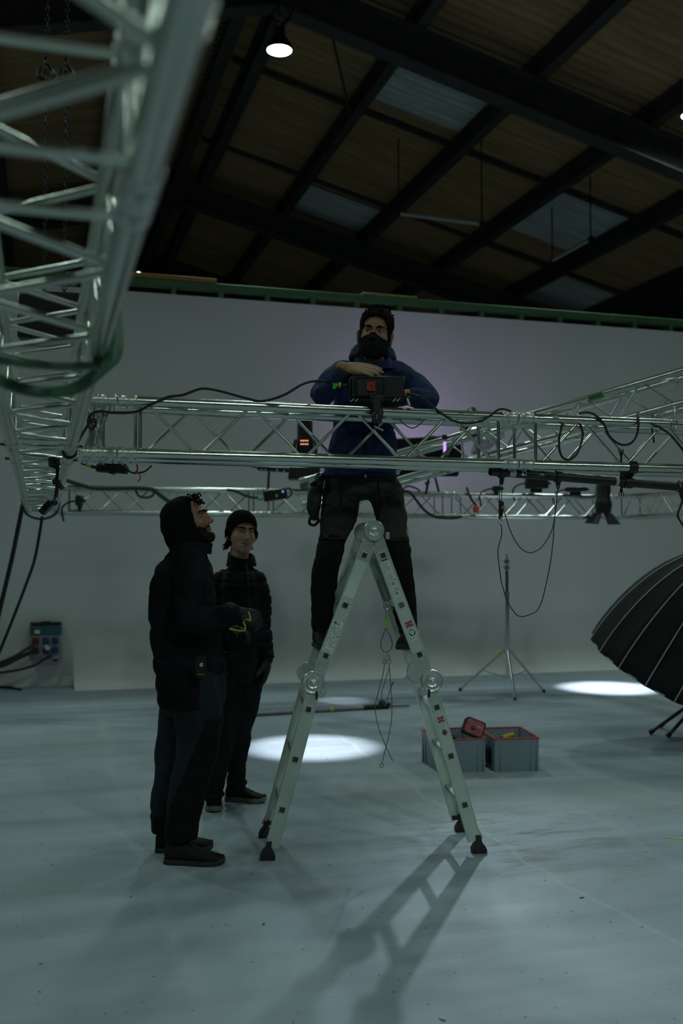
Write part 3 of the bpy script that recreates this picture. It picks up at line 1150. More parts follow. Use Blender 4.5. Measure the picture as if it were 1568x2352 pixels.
# plain pale label on the upper left stile
sticker('blank_label', on_stile(-1, 'up', 0.675), 0.052, 0.19, mat('pale_label', (0.62, 0.7, 0.66), 0.45), lad)
# ================================================================== people
SKIN = mat('skin', (0.4, 0.22, 0.135), 0.55, 0, 0.08, 25, 0.12, 300)
SKIN2 = mat('skin_pale', (0.46, 0.265, 0.175), 0.55, 0, 0.07, 25, 0.1, 300)
SKIN3 = mat('skin_warm', (0.3, 0.14, 0.075), 0.55, 0, 0.1, 25, 0.12, 300)
LIP = mat('lip', (0.3, 0.13, 0.1), 0.5)
HAIR = mat('dark_hair', (0.009, 0.007, 0.005), 0.8, 0, 0.3, 60, 0.6, 160, 0.12)
HAIRB = mat('brown_hair', (0.022, 0.012, 0.007), 0.8, 0, 0.3, 60, 0.6, 160, 0.12)
EYEW = mat('eye_white', (0.55, 0.53, 0.5), 0.3)
IRIS = mat('eye_iris', (0.012, 0.008, 0.006), 0.2)
NAVY = mat('navy_softshell', (0.007, 0.023, 0.085), 0.75, 0, 0.2, 6, 0.25, 350, 0.3)
NAVYD = mat('navy_lining', (0.03, 0.033, 0.04), 0.8)
WORKTR = mat('dark_work_trousers', (0.033, 0.031, 0.028), 0.85, 0, 0.2, 10, 0.4, 300, 0.2)
WORKTR2 = mat('black_work_cloth', (0.006, 0.0065, 0.007), 0.85, 0, 0.2, 10, 0.4, 300, 0.2)
SLATE = mat('slate_work_cloth', (0.016, 0.023, 0.028), 0.85, 0, 0.2, 10, 0.4, 300, 0.2)
FLEECE = mat('black_fleece', (0.012, 0.0145, 0.0165), 0.95, 0, 0.25, 8, 0.5, 260, 0.1)
HOODM = mat('black_hood_knit', (0.006, 0.006, 0.007), 0.95, 0, 0.2, 10, 0.5, 260, 0.1)
PUFF = mat('black_puffer_nylon', (0.008, 0.0095, 0.0115), 0.75, 0, 0.2, 8, 0.3, 60, 0.15)
JEANS = mat('black_jeans', (0.013, 0.014, 0.015), 0.85, 0, 0.25, 12, 0.4, 350, 0.2)
MASKM = mat('black_mask_cloth', (0.008, 0.009, 0.010), 0.75, 0, 0.15, 20, 0.2, 400, 0.3)
SHOE = mat('black_shoe', (0.009, 0.009, 0.0095), 0.7, 0, 0.25, 30, 0.4, 300, 0.3)
SOLE = mat('pale_sole', (0.2, 0.185, 0.15), 0.7, 0, 0.2, 40, 0.3, 200)
SOLEB = mat('dark_sole', (0.02, 0.021, 0.022), 0.7)
GLOVE = mat('black_glove', (0.008, 0.008, 0.009), 0.7, 0, 0.2, 30, 0.4, 250)

_nr = np.random.RandomState(3)


def wrinkle(P, freq, seed):
    rs = np.random.RandomState(seed)
    out = np.zeros(len(P))
    for i in range(7):
        k = rs.normal(size=3)
        k /= np.linalg.norm(k)
        k *= freq * (0.6 + 0.35 * i)
        k2 = rs.normal(size=3) * freq * 0.5
        out += np.sin(P @ k + rs.uniform(0, 6.28) + 1.6 * np.sin(P @ k2 + rs.uniform(0, 6.28))) / (1 + 0.45 * i)
    out = out / 3.0
    return np.sign(out) * np.abs(out) ** 1.0 - 0.35 * np.abs(np.sin(out * 2.6))


class Body:
    """primitives in a person's frame, joined to one continuous surface"""

    def __init__(self):
        self.mb = MB()

    def limb(self, pts, radii, n=16, k=6, M=None):
        pts = [Vector(p) for p in pts]
        if M is not None:
            pts = [M @ p for p in pts]
        if len(pts) > 2:
            q = spline(pts, k)
            rr = []
            for i in range(len(pts) - 1):
                for j in range(k):
                    t = j / k
                    t = t * t * (3 - 2 * t)
                    rr.append(radii[i] * (1 - t) + radii[i + 1] * t)
            rr.append(radii[-1])
        else:
            q, rr = pts, list(radii)
        self.mb.poly(q, rr, n)
        for p, r in ((q[0], rr[0]), (q[-1], rr[-1])):
            self.mb.ell(p, r * 0.998, nu=n, nv=8)
        return self

    def cut_limb(self, pts, radii, n=18, k=6):
        """flat ends (sleeves, trouser hems)"""
        q = spline(pts, k)
        rr = []
        for i in range(len(pts) - 1):
            for j in range(k):
                t = j / k
                t = t * t * (3 - 2 * t)
                rr.append(radii[i] * (1 - t) + radii[i + 1] * t)
        rr.append(radii[-1])
        self.mb.poly(q, rr, n)
        self.mb.ell(q[0], rr[0] * 0.998, nu=n, nv=8)
        return self

    def ell(self, c, r, M=None):
        self.mb.ell(c, r, M, 20, 12)
        return self

    def torso(self, secs, n=30, p=2.4):
        rings = []
        for s in secs:
            cx, cy, cz, rx, ry = s[:5]
            yaw = s[5] if len(s) > 5 else 0.0
            tilt = s[6] if len(s) > 6 else 0.0
            pts = []
            for i in range(n):
                a = 2 * PI * i / n
                c, s_ = math.cos(a), math.sin(a)
                x = rx * math.copysign(abs(c) ** (2 / p), c)
                y = ry * math.copysign(abs(s_) ** (2 / p), s_)
                X = x * math.cos(yaw) - y * math.sin(yaw)
                Y = x * math.sin(yaw) + y * math.cos(yaw)
                pts.append((cx + X, cy + Y, cz + tilt * x))
            rings.append(pts)
        self.mb.loft(rings)
        return self

    def solve(self, voxel, smooth=6, factor=0.5):
        me = self.mb.mesh('tmp', False)
        o = bpy.data.objects.new('tmp', me)
        COL.objects.link(o)
        r = o.modifiers.new('r', 'REMESH')
        r.mode = 'VOXEL'
        r.voxel_size = voxel
        s = o.modifiers.new('s', 'SMOOTH')
        s.factor = factor
        s.iterations = smooth
        dg = bpy.context.evaluated_depsgraph_get()
        dg.update()
        ev = o.evaluated_get(dg)
        m2 = bpy.data.meshes.new_from_object(ev)
        bpy.data.objects.remove(o)
        bpy.data.meshes.remove(me)
        return m2


def verts_np(me):
    a = np.empty(len(me.vertices) * 3)
    me.vertices.foreach_get('co', a)
    return a.reshape(-1, 3)


def normals_np(me):
    a = np.empty(len(me.vertices) * 3)
    me.vertices.foreach_get('normal', a)
    return a.reshape(-1, 3)


def set_np(me, V):
    me.vertices.foreach_set('co', V.ravel())
    me.update()


def displace(me, fn):
    V = verts_np(me)
    N = normals_np(me)
    set_np(me, V + N * fn(V)[:, None])
    return me


def brush(me, Minv, blobs):
    """push vertices: blobs = (centre, radius, vector) in the frame of Minv"""
    V = verts_np(me)
    Mi = np.array(Minv)
    H = V @ Mi[:3, :3].T + Mi[:3, 3]
    Rm = np.linalg.inv(Mi[:3, :3])
    for c, r, vec in blobs:
        d2 = ((H - np.array(c)) ** 2 / np.array(r if isinstance(r, (tuple, list)) else (r, r, r)) ** 2).sum(1)
        wgt = np.exp(-d2 * 1.4)
        V = V + (wgt[:, None] * (Rm @ np.array(vec))[None, :])
    set_np(me, V)


def shell(name, me, Minv, pred, off, material, parent, smooth=6, thick=0.004, noise_amp=0.0, seed=1, pin=0):
    """a skin of cloth or hair lifted off the part of a surface that pred() selects"""
    V = verts_np(me)
    N = normals_np(me)
    Mi = np.array(Minv)
    H = V @ Mi[:3, :3].T + Mi[:3, 3]
    sel = pred(H)
    fs = [tuple(p.vertices) for p in me.polygons]
    keep = [f for f in fs if all(sel[i] for i in f)]
    used = sorted({i for f in keep for i in f})
    remap = {v: i for i, v in enumerate(used)}
    F = [tuple(remap[i] for i in f) for f in keep]
    P = V[used] + N[used] * off(H[used])[:, None]
    e = np.array(sorted({tuple(sorted((f[i], f[(i + 1) % len(f)]))) for f in F for i in range(len(f))}))
    if noise_amp:
        P = P + N[used] * (noise_amp * wrinkle(P, 180, seed))[:, None]
    from collections import Counter
    cn = Counter(tuple(sorted((f[i], f[(i + 1) % len(f)]))) for f in F for i in range(len(f)))
    rimv = np.zeros(len(P), bool)
    for (i_, j_), k_ in cn.items():
        if k_ == 1:
            rimv[i_] = rimv[j_] = True
    for it_ in range(smooth + pin):
        P_old = P
        acc = np.zeros_like(P)
        cnt = np.zeros(len(P))
        np.add.at(acc, e[:, 0], P[e[:, 1]])
        np.add.at(acc, e[:, 1], P[e[:, 0]])
        np.add.at(cnt, e[:, 0], 1)
        np.add.at(cnt, e[:, 1], 1)
        P = P * 0.5 + 0.5 * acc / np.maximum(cnt, 1)[:, None]
        if it_ >= smooth:
            P[rimv] = P_old[rimv]
    if pin:
        dd_ = ((P - V[used]) * N[used]).sum(1)
        P = P + N[used] * np.maximum(0.0035 - dd_, 0)[:, None]
    m2 = bpy.data.meshes.new(name)
    m2.from_pydata([tuple(p) for p in P], [], F)
    m2.shade_smooth()
    o = link(name, m2, material, parent)
    s = o.modifiers.new('thickness', 'SOLIDIFY')
    s.thickness = thick
    s.offset = -1
    return o


def add_head(b, M):
    """M: head frame to person frame; the face looks along local -y"""
    e = lambda c, r: b.mb.ell(c, r, M, 24, 14)
    e((0, 0.012, 0.035), (0.074, 0.094, 0.083))
    e((0, -0.02, -0.02), (0.069, 0.072, 0.078))
    e((0, -0.03, -0.068), (0.056, 0.056, 0.046))
    e((0, -0.07, -0.096), (0.024, 0.02, 0.018))
    for s in (-1, 1):
        e((s * 0.04, -0.056, -0.024), (0.024, 0.024, 0.02))
        e((s * 0.045, -0.01, -0.072), (0.014, 0.03, 0.022))
        e((s * 0.011, -0.1, -0.031), (0.008, 0.011, 0.0075))
        E = M @ Matrix.Translation((s * 0.081, 0.012, -0.008)) @ Matrix.Rotation(s * 0.6, 4, 'Z') @ Matrix.Scale(1.15, 4)
        b.mb.ell((0, 0, 0), (0.007, 0.017, 0.029), E, 12, 8)
        rim = [(0.004 * s, 0.017 * math.cos(a) + 0.003, 0.029 * math.sin(a)) for a in [R(q) for q in range(-120, 170, 24)]]
        b.mb.poly([E @ Vector(q) for q in rim], 0.0048, 8)
    e((0, -0.08, 0.032), (0.05, 0.017, 0.012))
    b.limb([(0, -0.088, 0.02), (0, -0.109, -0.026)], [0.0085, 0.0115], 10, M=M)
    e((0, -0.109, -0.028), (0.0115, 0.011, 0.010))
    e((0, -0.085, -0.056), (0.022, 0.008, 0.006))
    e((0, -0.084, -0.067), (0.019, 0.008, 0.007))


def face_sculpt(me, M):
    brush(me, M.inverted(), [((0.031, -0.085, 0.010), (0.019, 0.03, 0.012), (0, 0.009, 0)), ((-0.031, -0.085, 0.010), (0.019, 0.03, 0.012), (0, 0.009, 0)),
                             ((0, -0.1, -0.0615), (0.024, 0.02, 0.0028), (0, 0.005, 0)), ((0, -0.088, -0.082), (0.03, 0.02, 0.007), (0, 0.004, 0))])


def add_face(p, M, skin, gaze=(0, 0), brow_m=None, open_=1.0, lips=True, frown=0.0):
    for s in (-1, 1):
        c = Vector((s * 0.0315, -0.0655, 0.0105))
        ey = build('eyeball', MB().ell(c, 0.0125, M, 16, 12), EYEW, p)
        d = Vector((gaze[0], -1, gaze[1])).normalized()
        build('iris', MB().lathe([(0.001, 0.0118), (0.0058, 0.0112), (0.0056, 0.0122), (0.003, 0.0132), (0.001, 0.0134)], 14, M @ Mz(c, d)), IRIS, ey)
        # lids
        for nm, e0, e1 in (('upper_eyelid', 14 * open_, 85), ('lower_eyelid', -85, -20 * open_)):
            rows = []
            for i in range(7):
                el = R(e0 + (e1 - e0) * i / 6)
                row = []
                for j in range(15):
                    az = R(-105 + 210 * j / 14)
                    rr = 0.0143
                    edge = 1.0
                    row.append(c + Vector((rr * 1.16 * math.sin(az) * math.cos(el), -rr * math.cos(az) * math.cos(el) * edge, rr * math.sin(el) * (1.0 - 0.35 * abs(math.sin(az)) ** 2))))
                rows.append(row)
            vs = [q for row in rows for q in row]
            fs = [(i * 15 + j, i * 15 + j + 1, (i + 1) * 15 + j + 1, (i + 1) * 15 + j) for i in range(6) for j in range(14)]
            build(nm, MB().add(vs, fs, M), skin, p)
        # brow
        pts, rad = [], []
        for i in range(7):
            t = i / 6
            x = s * (0.012 + 0.042 * t)
            pts.append(Vector((x, -0.0955 + 0.0255 * t * t, 0.0265 + 0.008 * math.sin(t * 2.4) - 0.004 * t + frown * (1 - t))))
            rad.append(0.0047 * (1 - 0.75 * abs(t - 0.35) / 0.65) + 0.0014)
        build('eyebrow', MB().poly(pts, rad, 8, M=M), brow_m or HAIR, p)
    if lips:
        lz_ = lambda x, z0, k: Vector((x, -0.0915 + 16 * x * x, z0 + k * x * x))
        xs_ = (-0.024, -0.016, -0.008, 0, 0.008, 0.016, 0.024)
        up_ = build('upper_lip', MB().poly([lz_(x, -0.0572, 9.0) for x in xs_], [0.001, 0.0026, 0.0036, 0.0032, 0.0036, 0.0026, 0.001], 8, M=M), LIP, p)
        build('lower_lip', MB().poly([lz_(x, -0.0665, 19.0) for x in xs_], [0.001, 0.003, 0.0042, 0.0046, 0.0042, 0.003, 0.001], 8, M=M), LIP, p)
        build('mouth_line', MB().poly([lz_(x * 1.1, -0.0612, 13.0) - Vector((0, 0.0012, 0)) for x in xs_], [0.0006, 0.0014, 0.0018, 0.0018, 0.0018, 0.0014, 0.0006], 6, M=M), mat('mouth_dark', (0.04, 0.015, 0.012)), up_)


def add_hand(b, W, d, n, thumb, curl, sc=1.0, fat=0.0, spread=0.0, thumb_curl=0.3, tdir=None):
    """W wrist; d towards the knuckles; n the way the palm faces; thumb: side vector"""
    d = Vector(d).normalized()
    n = (Vector(n) - d * Vector(n).dot(d)).normalized()
    t = Vector(thumb)
    t = (t - d * t.dot(d) - n * t.dot(n)).normalized()
    W = Vector(W)
    offs = (0.027, 0.009, -0.009, -0.026)
    lens = (0.072, 0.08, 0.075, 0.06)
    b.limb([W - d * 0.03, W + d * 0.01], [0.024 + fat, 0.024 + fat])
    for i in range(4):
        K = W + d * (0.086 - (0.004, 0, 0.004, 0.012)[i]) * sc + t * (offs[i] * sc)
        b.limb([W + d * 0.012 * sc + t * (offs[i] * 0.72), W + d * 0.05 * sc + t * (offs[i] * 0.95), K], [0.0165 + fat, 0.0155 + fat, 0.0115 + fat], 12)
        q = K
        dirv = (d + t * (spread * (1.5 - i) * 0.25)).normalized()
        pts = [K]
        cl = curl[i] if isinstance(curl, (list, tuple)) else curl
        ang = 0.0
        for j, f in enumerate((0.46, 0.31, 0.25)):
            ang += cl * (0.75, 1.0, 0.8)[j]
            v = dirv * math.cos(ang) + n * math.sin(ang)
            q = q + v * (lens[i] * f * sc)
            pts.append(q)
        b.limb(pts, [0.0098 + fat, 0.0088 + fat, 0.008 + fat, 0.0068 + fat], 12, k=4)
    tb = W + d * 0.022 * sc + t * 0.022 * sc + n * 0.006
    td = Vector(tdir).normalized() if tdir is not None else (d * 0.72 + t * 0.6 + n * 0.25).normalized()
    t1 = tb + td * 0.038 * sc
    t2 = t1 + (td * 0.8 + d * 0.35 + n * thumb_curl).normalized() * 0.032 * sc
    t3 = t2 + (td * 0.5 + d * 0.6 + n * thumb_curl * 1.5).normalized() * 0.026 * sc
    b.limb([tb, t1, t2, t3], [0.0165 + fat, 0.013 + fat, 0.0105 + fat, 0.008 + fat], 12, k=4)


def shoe(p, heel, toe, sole_m, top_m, width=0.046, h=0.085, sole_h=0.026, laces=True, zfloor=None):
    """heel and toe: ground spots in the person's frame"""
    heel, toe = Vector(heel), Vector(toe)
    d = toe - heel
    Ln = d.length
    d.normalize()
    s = Vector((0, 0, 1)).cross(d).normalized()
    M = Mxyz(heel, d, s, Vector((0, 0, 1)))

    def ringp(x, wl, z0, z1, n=16, p=2.6):
        pts = []
        for i in range(n):
            a = 2 * PI * i / n
            c, q = math.cos(a), math.sin(a)
            pts.append((x, wl * math.copysign(abs(c) ** (2 / p), c), (z0 + z1) / 2 + (z1 - z0) / 2 * math.copysign(abs(q) ** (2 / p), q)))
        return pts
    prof_w = [(0.0, 0.45), (0.04, 0.66), (0.15, 0.78), (0.35, 0.8), (0.55, 0.93), (0.72, 1.0), (0.86, 0.86), (0.95, 0.58), (1.0, 0.25)]
    top = [(0.0, 0.72), (0.04, 0.95), (0.15, 1.08), (0.3, 1.1), (0.45, 0.86), (0.6, 0.66), (0.75, 0.54), (0.9, 0.44), (1.0, 0.3)]
    tz = lambda x: float(np.interp(x, [a for a, _ in top], [b for _, b in top])) * h
    lift = lambda x: max(0, x - 0.8) ** 2 * 0.28
    b = Body()
    b.mb.loft([ringp(x * Ln, w_ * width, sole_h * 0.55 + lift(x), max(tz(x), sole_h + 0.012) + lift(x)) for x, w_ in prof_w], M=M)
    b.limb([Vector((Ln * 0.17, 0, h * 0.7)), Vector((Ln * 0.17, 0, h * 1.35))], [0.036, 0.038], M=M)
    me = b.solve(0.006, 3)
    me.shade_smooth()
    so = link('shoe', me, top_m, p)
    sm = MB().loft([ringp(x * Ln * 1.01 - 0.002, w_ * width * 1.07, 0.0 + lift(x), sole_h + lift(x), 16, 5) for x, w_ in prof_w], M=M)
    build('sole', sm, sole_m, so)
    if laces:
        for k in range(4):
            x = 0.4 + 0.075 * k
            z = tz(x) + 0.003
            build('lace', MB().poly(spline([M @ Vector((x * Ln, -0.02, z - 0.004)), M @ Vector((x * Ln + 0.006, 0, z + 0.002)), M @ Vector((x * Ln, 0.02, z - 0.004))], 4), 0.0022, 6), BLACKP2, so)
        build('lace_bow', MB().poly(spline([M @ Vector(q) for q in ((Ln * 0.37, 0, h), (Ln * 0.4, 0.018, h * 1.15), (Ln * 0.46, 0.026, h * 1.05), (Ln * 0.41, 0.01, h * 0.98), (Ln * 0.4, -0.02, h * 1.12), (Ln * 0.46, -0.024, h * 1.0), (Ln * 0.38, 0, h))], 5), 0.0018, 6), BLACKP2, so)
    return so


def clothes(name, b, material, parent, voxel=0.008, smooth=5, amp=0.004, freq=22, seed=1, extra=None):
    me = b.solve(voxel, smooth)
    displace(me, lambda V: amp * wrinkle(V, freq, seed) + amp * 0.5 * wrinkle(V, freq * 2.6, seed + 5))
    if extra:
        displace(me, extra)
    me.shade_smooth()
    return link(name, me, material, parent)


def hem(name, ring_pts, r, material, parent, flat=1.0):
    return build(name, MB().poly(ring_pts, r, 8, closed=True, flat=flat), material, parent)


# ------------------------------------------------------------------ man on the ladder
BA = Vector((0.14, 5.2, 0))
pA = thing('person', 'man in navy jacket and black face mask standing on the ladder, hand on black box', 'person', cw(BA.x, BA.y, 0), (0, 0, -AZ))


def A(px, py, D):
    return pix(px, py, D) - BA


HA = Matrix.Translation(A(861, 771, 5.26)) @ Matrix.Rotation(R(7), 4, 'Y') @ Matrix.Rotation(R(-6), 4, 'Z') @ Matrix.Rotation(R(2), 4, 'X') @ Matrix.Scale(1.05, 4)
body = Body()
add_head(body, HA)
neck0 = A(857, 850, 5.33)
body.limb([HA @ Vector((0, 0.02, -0.05)), neck0], [0.054, 0.058])
# trunk and limbs under the clothes
T = lambda px, py, D, rx, ry, *a: (A(px, py, D).x, A(px, py, D).y, A(px, py, D).z, rx, ry, *a)
body.torso([T(830, 1120, 5.34, 0.16, 0.10), T(835, 1000, 5.34, 0.13, 0.085), T(842, 900, 5.34, 0.15, 0.09), T(848, 858, 5.35, 0.13, 0.075), T(852, 842, 5.35, 0.06, 0.055)])
shL, elL, wrL = A(782, 862, 5.35), A(739, 908, 5.12), A(790, 853, 4.965)
shR, elR, wrR = A(915, 862, 5.35), A(985, 922, 5.14), A(925, 905, 5.06)
for sh, el, wr in ((shL, elL, wrL), (shR, elR, wrR)):
    body.limb([sh, el, wr], [0.045, 0.036, 0.025])
# right hand flat on the box: fingers to the viewer's right, palm down
hd = (A(880, 862, 4.9) - A(795, 846, 4.955)).normalized()
add_hand(body, A(796, 844, 4.95), A(846, 849, 4.925) - A(796, 844, 4.95), (0.02, 0.75, -0.66), (0.0, 0.66, 0.75), [0.14, 0.14, 0.17, 0.2], 1.1, 0.001, 0.15, 0.1)
# left hand holding the back of the box
add_hand(body, wrR, (-0.95, -0.1, -0.05), (-0.1, -0.9, -0.2), (0, 0, 1), 0.35, 0.95)
legsA = {-1: [A(790, 1125, 5.34), A(772, 1200, 5.27), A(756, 1282, 5.2), A(742, 1370, 5.22), A(739, 1462, 5.24)],
         1: [A(880, 1125, 5.34), A(900, 1200, 5.27), A(914, 1275, 5.2), A(928, 1370, 5.22), A(938, 1465, 5.24)]}
for s in (-1, 1):
    body.limb(legsA[s], [0.075, 0.065, 0.05, 0.045, 0.035])
    a = legsA[s][-1]
    body.limb([a, Vector((a.x + (0.03 if s < 0 else -0.02), a.y - 0.1, 1.02))], [0.034, 0.025])
meA = body.solve(0.0042, 4, 0.45)
face_sculpt(meA, HA)
meA.shade_smooth()
link('body', meA, SKIN, pA)
add_face(pA, HA, SKIN, gaze=(-0.25, 0.02), open_=0.9, lips=False, frown=-0.002)
HAi = HA.inverted()


def hairA(H):
    x, y, z = H[:, 0], H[:, 1], H[:, 2]
    front = z > 0.078 - 0.28 * np.maximum(x - 0.005, 0) - 0.9 * np.maximum(y + 0.075, 0) * (np.abs(x) > 0.035)
    side = (np.abs(x) > 0.052) & (y > -0.052) & (z > 0.02 - 0.05 * (y > -0.03))
    back = (y > 0.03) & (z > -0.075)
    ear = (np.abs(x) > 0.0735) & (z < 0.03) & (y > -0.012) & (y < 0.045)
    return ((front & (y < 0.05)) | side | back | (z > 0.09)) & ~ear


hr = shell('hair', meA, HAi, hairA, lambda H: 0.006 + 0.024 * np.clip((H[:, 2] - 0.02) / 0.08, 0, 1) + 0.006 * (H[:, 0] > 0.02), HAIR, pA, 5, 0.006, 0.0035, 4)
# loose locks
rr = random.Random(11)
mb = MB()
for i in range(130):
    a = rr.uniform(0, 2 * PI)
    el = rr.uniform(0.25, 1.45)
    base = Vector((0.078 * math.cos(a) * math.cos(el), 0.012 + 0.098 * math.sin(a) * math.cos(el), 0.045 + 0.094 * math.sin(el)))
    if base.y < -0.06 and base.z < 0.085:
        continue
    nrm = (base - Vector((0, 0.012, 0.03))).normalized()
    sweep = Vector((0.5, -0.75, 0.25)) if base.y < 0.03 else Vector((0.2, 0.3, -0.6))
    p1 = base + nrm * 0.010
    p2 = p1 + (nrm * 0.12 + sweep * 0.7 + Vector((rr.uniform(-.3, .3), rr.uniform(-.3, .3), rr.uniform(-.2, .3)))).normalized() * rr.uniform(0.014, 0.024)
    mb.poly([base, p1, p2], [0.006, 0.005, 0.0006], 5, M=HA)
o = build('hair_locks', mb, HAIR, hr)
o['kind'] = 'stuff'


def maskA(H):
    x, y, z = H[:, 0], H[:, 1], H[:, 2]
    top = -0.002 - 0.38 * np.abs(x) ** 1.0 - 3.0 * np.maximum(np.abs(x) - 0.045, 0) * 0
    return (y < -0.012) & (z < top) & (z > -0.128)


mk = shell('face_mask', meA, HAi, maskA, lambda H: 0.008 + 0.012 * np.exp(-((H[:, 2] + 0.06) / 0.05) ** 2), MASKM, pA, 12, 0.0025, pin=60)
for s in (-1, 1):
    pts = [HA @ Vector(q) for q in ((s * 0.06, -0.02, -0.035), (s * 0.073, -0.004, -0.005), (s * 0.08, 0.02, 0.018), (s * 0.083, 0.036, -0.005), (s * 0.075, 0.024, -0.04), (s * 0.058, -0.012, -0.085))]
    build('ear_loop', MB().poly(spline(pts, 5), 0.0022, 6), MASKM, mk)

# jacket
b = Body()
b.torso([T(827, 1094, 5.34, 0.198, 0.128), T(830, 1050, 5.34, 0.19, 0.125), T(836, 985, 5.33, 0.168, 0.118), T(842, 920, 5.34, 0.178, 0.12), T(846, 875, 5.35, 0.175, 0.112), T(850, 850, 5.35, 0.13, 0.095), T(853, 836, 5.34, 0.095, 0.085)])
b.cut_limb([A(790, 862, 5.35), A(760, 878, 5.26), elL, A(764, 886, 5.02), wrL], [0.082, 0.073, 0.062, 0.054, 0.042])
b.cut_limb([A(910, 862, 5.35), A(950, 886, 5.26), elR, A(955, 914, 5.09), A(934, 908, 5.07)], [0.082, 0.074, 0.062, 0.052, 0.044])
jk = clothes('jacket', b, NAVY, pA, 0.008, 3, 0.009, 26, 2)
# standing collar and hood lying on the shoulders
def around(c, rx, ry, z, n=28, a0=0, tilt=0.0, tx=0.0):
    return [Vector((c.x + rx * math.cos(2 * PI * i / n + a0), c.y + ry * math.sin(2 * PI * i / n + a0), z + tilt * math.sin(2 * PI * i / n + a0) + tx * math.cos(2 * PI * i / n + a0))) for i in range(n)]


cN = A(856, 832, 5.3)
mb = MB()
rows = [around(cN, 0.115, 0.1, cN.z - 0.03, tilt=0.02), around(cN, 0.104, 0.09, cN.z + 0.0, tilt=0.03), around(cN, 0.092, 0.082, cN.z + 0.028, tilt=0.038), around(cN, 0.086, 0.077, cN.z + 0.03, tilt=0.038), around(cN, 0.082, 0.072, cN.z - 0.01, tilt=0.03)]
mb.loft(rows, caps=False)
col_ = build('collar', mb, NAVY, jk)
hb = Body()
hb.limb([A(812, 822, 5.36), A(826, 806, 5.43), A(858, 800, 5.46), A(888, 808, 5.43), A(900, 826, 5.36)], [0.03, 0.042, 0.045, 0.042, 0.03])
clothes('hood', hb, NAVY, jk, 0.008, 4, 0.004, 30, 7)
build('hood_lining', MB().poly(spline([A(818, 817, 5.27), A(828, 806, 5.3), A(834, 812, 5.26)], 5), 0.012, 8), NAVYD, jk)
zp = [A(848, 852, 5.212), A(846, 900, 5.205), A(842, 960, 5.205), A(840, 1030, 5.208), A(839, 1090, 5.212)]
build('zip', MB().poly(spline(zp, 6), 0.0045, 6), BLACKP, jk)
build('zip_pull', MB().box(A(839, 1094, 5.2), (0.01, 0.006, 0.016), b=0.002), STEEL, jk)
cuff = (wrL - A(764, 886, 5.02)).normalized()
build('cuff', MB().lathe([(0.036, -0.012), (0.043, -0.012), (0.044, 0.012), (0.037, 0.014), (0.033, 0.006)], 20, Mz(wrL, cuff)), NAVYD, jk)
# hem band
hc = A(827, 1093, 5.34)
hem('hem', around(hc, 0.197, 0.128, hc.z, 40), 0.008, NAVY, jk)

# trousers: upper work cloth and darker lower legs
b = Body()
b.torso([T(829, 1082, 5.34, 0.19, 0.118), T(830, 1110, 5.34, 0.198, 0.125), T(833, 1134, 5.33, 0.17, 0.115), T(837, 1150, 5.32, 0.04, 0.06)])
b.cut_limb([A(784, 1128, 5.33), A(778, 1180, 5.29), A(766, 1230, 5.24), A(764, 1246, 5.22)], [0.102, 0.1, 0.08, 0.077])
b.cut_limb([A(886, 1128, 5.33), A(897, 1180, 5.29), A(906, 1230, 5.24), A(910, 1250, 5.22)], [0.098, 0.086, 0.076, 0.074])
tr = clothes('trousers', b, WORKTR, pA, 0.008, 3, 0.008, 24, 3)
for s, pts, rad in ((-1, [(764, 1238, 5.23), (752, 1285, 5.2), (744, 1330, 5.21), (741, 1390, 5.22), (739, 1450, 5.23)], [0.07, 0.074, 0.07, 0.062, 0.055]),
                    (1, [(908, 1242, 5.23), (915, 1285, 5.2), (922, 1335, 5.21), (930, 1395, 5.22), (937, 1455, 5.23)], [0.068, 0.07, 0.066, 0.062, 0.055])):
    b = Body()
    b.cut_limb([A(*q) for q in pts], rad)
    lg = clothes('lower_leg', b, WORKTR2, tr, 0.008, 3, 0.009, 34, 5 + s)
    # flap edge where the reinforced upper ends
    c = A(*pts[0])
    hem('knee_flap', around(Vector((c.x + 0.0, c.y - 0.0, 0)), rad[0] + 0.005, rad[0] + 0.005, c.z + 0.002, 26), 0.0035, WORKTR, tr)
build('knee_badge', MB().box(A(749, 1231, 5.15), (0.028, 0.004, 0.02), b=0.001), INK, tr)
for (x0, y0, x1, y1) in ((780, 1110, 783, 1160), (745, 1158, 790, 1163), (868, 1104, 872, 1150)):
    build('seam', MB().poly(spline([A(x0, y0, 5.225), A((x0 + x1) / 2, (y0 + y1) / 2, 5.21), A(x1, y1, 5.2)], 5), 0.003, 6), WORKTR2, tr)
# small reflective piping on the outer right thigh
build('piping', MB().poly(spline([A(929, 1165, 5.28), A(932, 1190, 5.26), A(936, 1215, 5.24), A(938, 1228, 5.24)], 5), 0.003, 6), mat('reflective_piping', (0.45, 0.36, 0.26), 0.5), tr)
# tool pouch at his right hip
b = Body()
b.limb([A(735, 1098, 5.3), A(724, 1130, 5.27), A(720, 1165, 5.27), A(722, 1185, 5.27)], [0.03, 0.042, 0.042, 0.028])
pouch = clothes('tool_pouch', b, BLACKP2, pA, 0.007, 3, 0.004, 40, 9)
build('tool_loop', MB().poly(spline([A(728, 1183, 5.27), A(731, 1196, 5.26), A(722, 1206, 5.26), A(711, 1203, 5.26), A(712, 1190, 5.26), A(720, 1183, 5.27)], 5), 0.008, 8), BLACKP, pouch)
build('pouch_strap', MB().poly(spline([A(742, 1086, 5.28), A(728, 1100, 5.24), A(712, 1112, 5.26)], 5), 0.012, 8, flat=0.5), BLACKP, pouch)
ZR = 0.997
shoe(pA, (A(728, 1480, 5.27).x, 0.085, ZR), (A(757, 1490, 5.1).x, -0.165, ZR), SOLEB, SHOE, 0.047, 0.09)
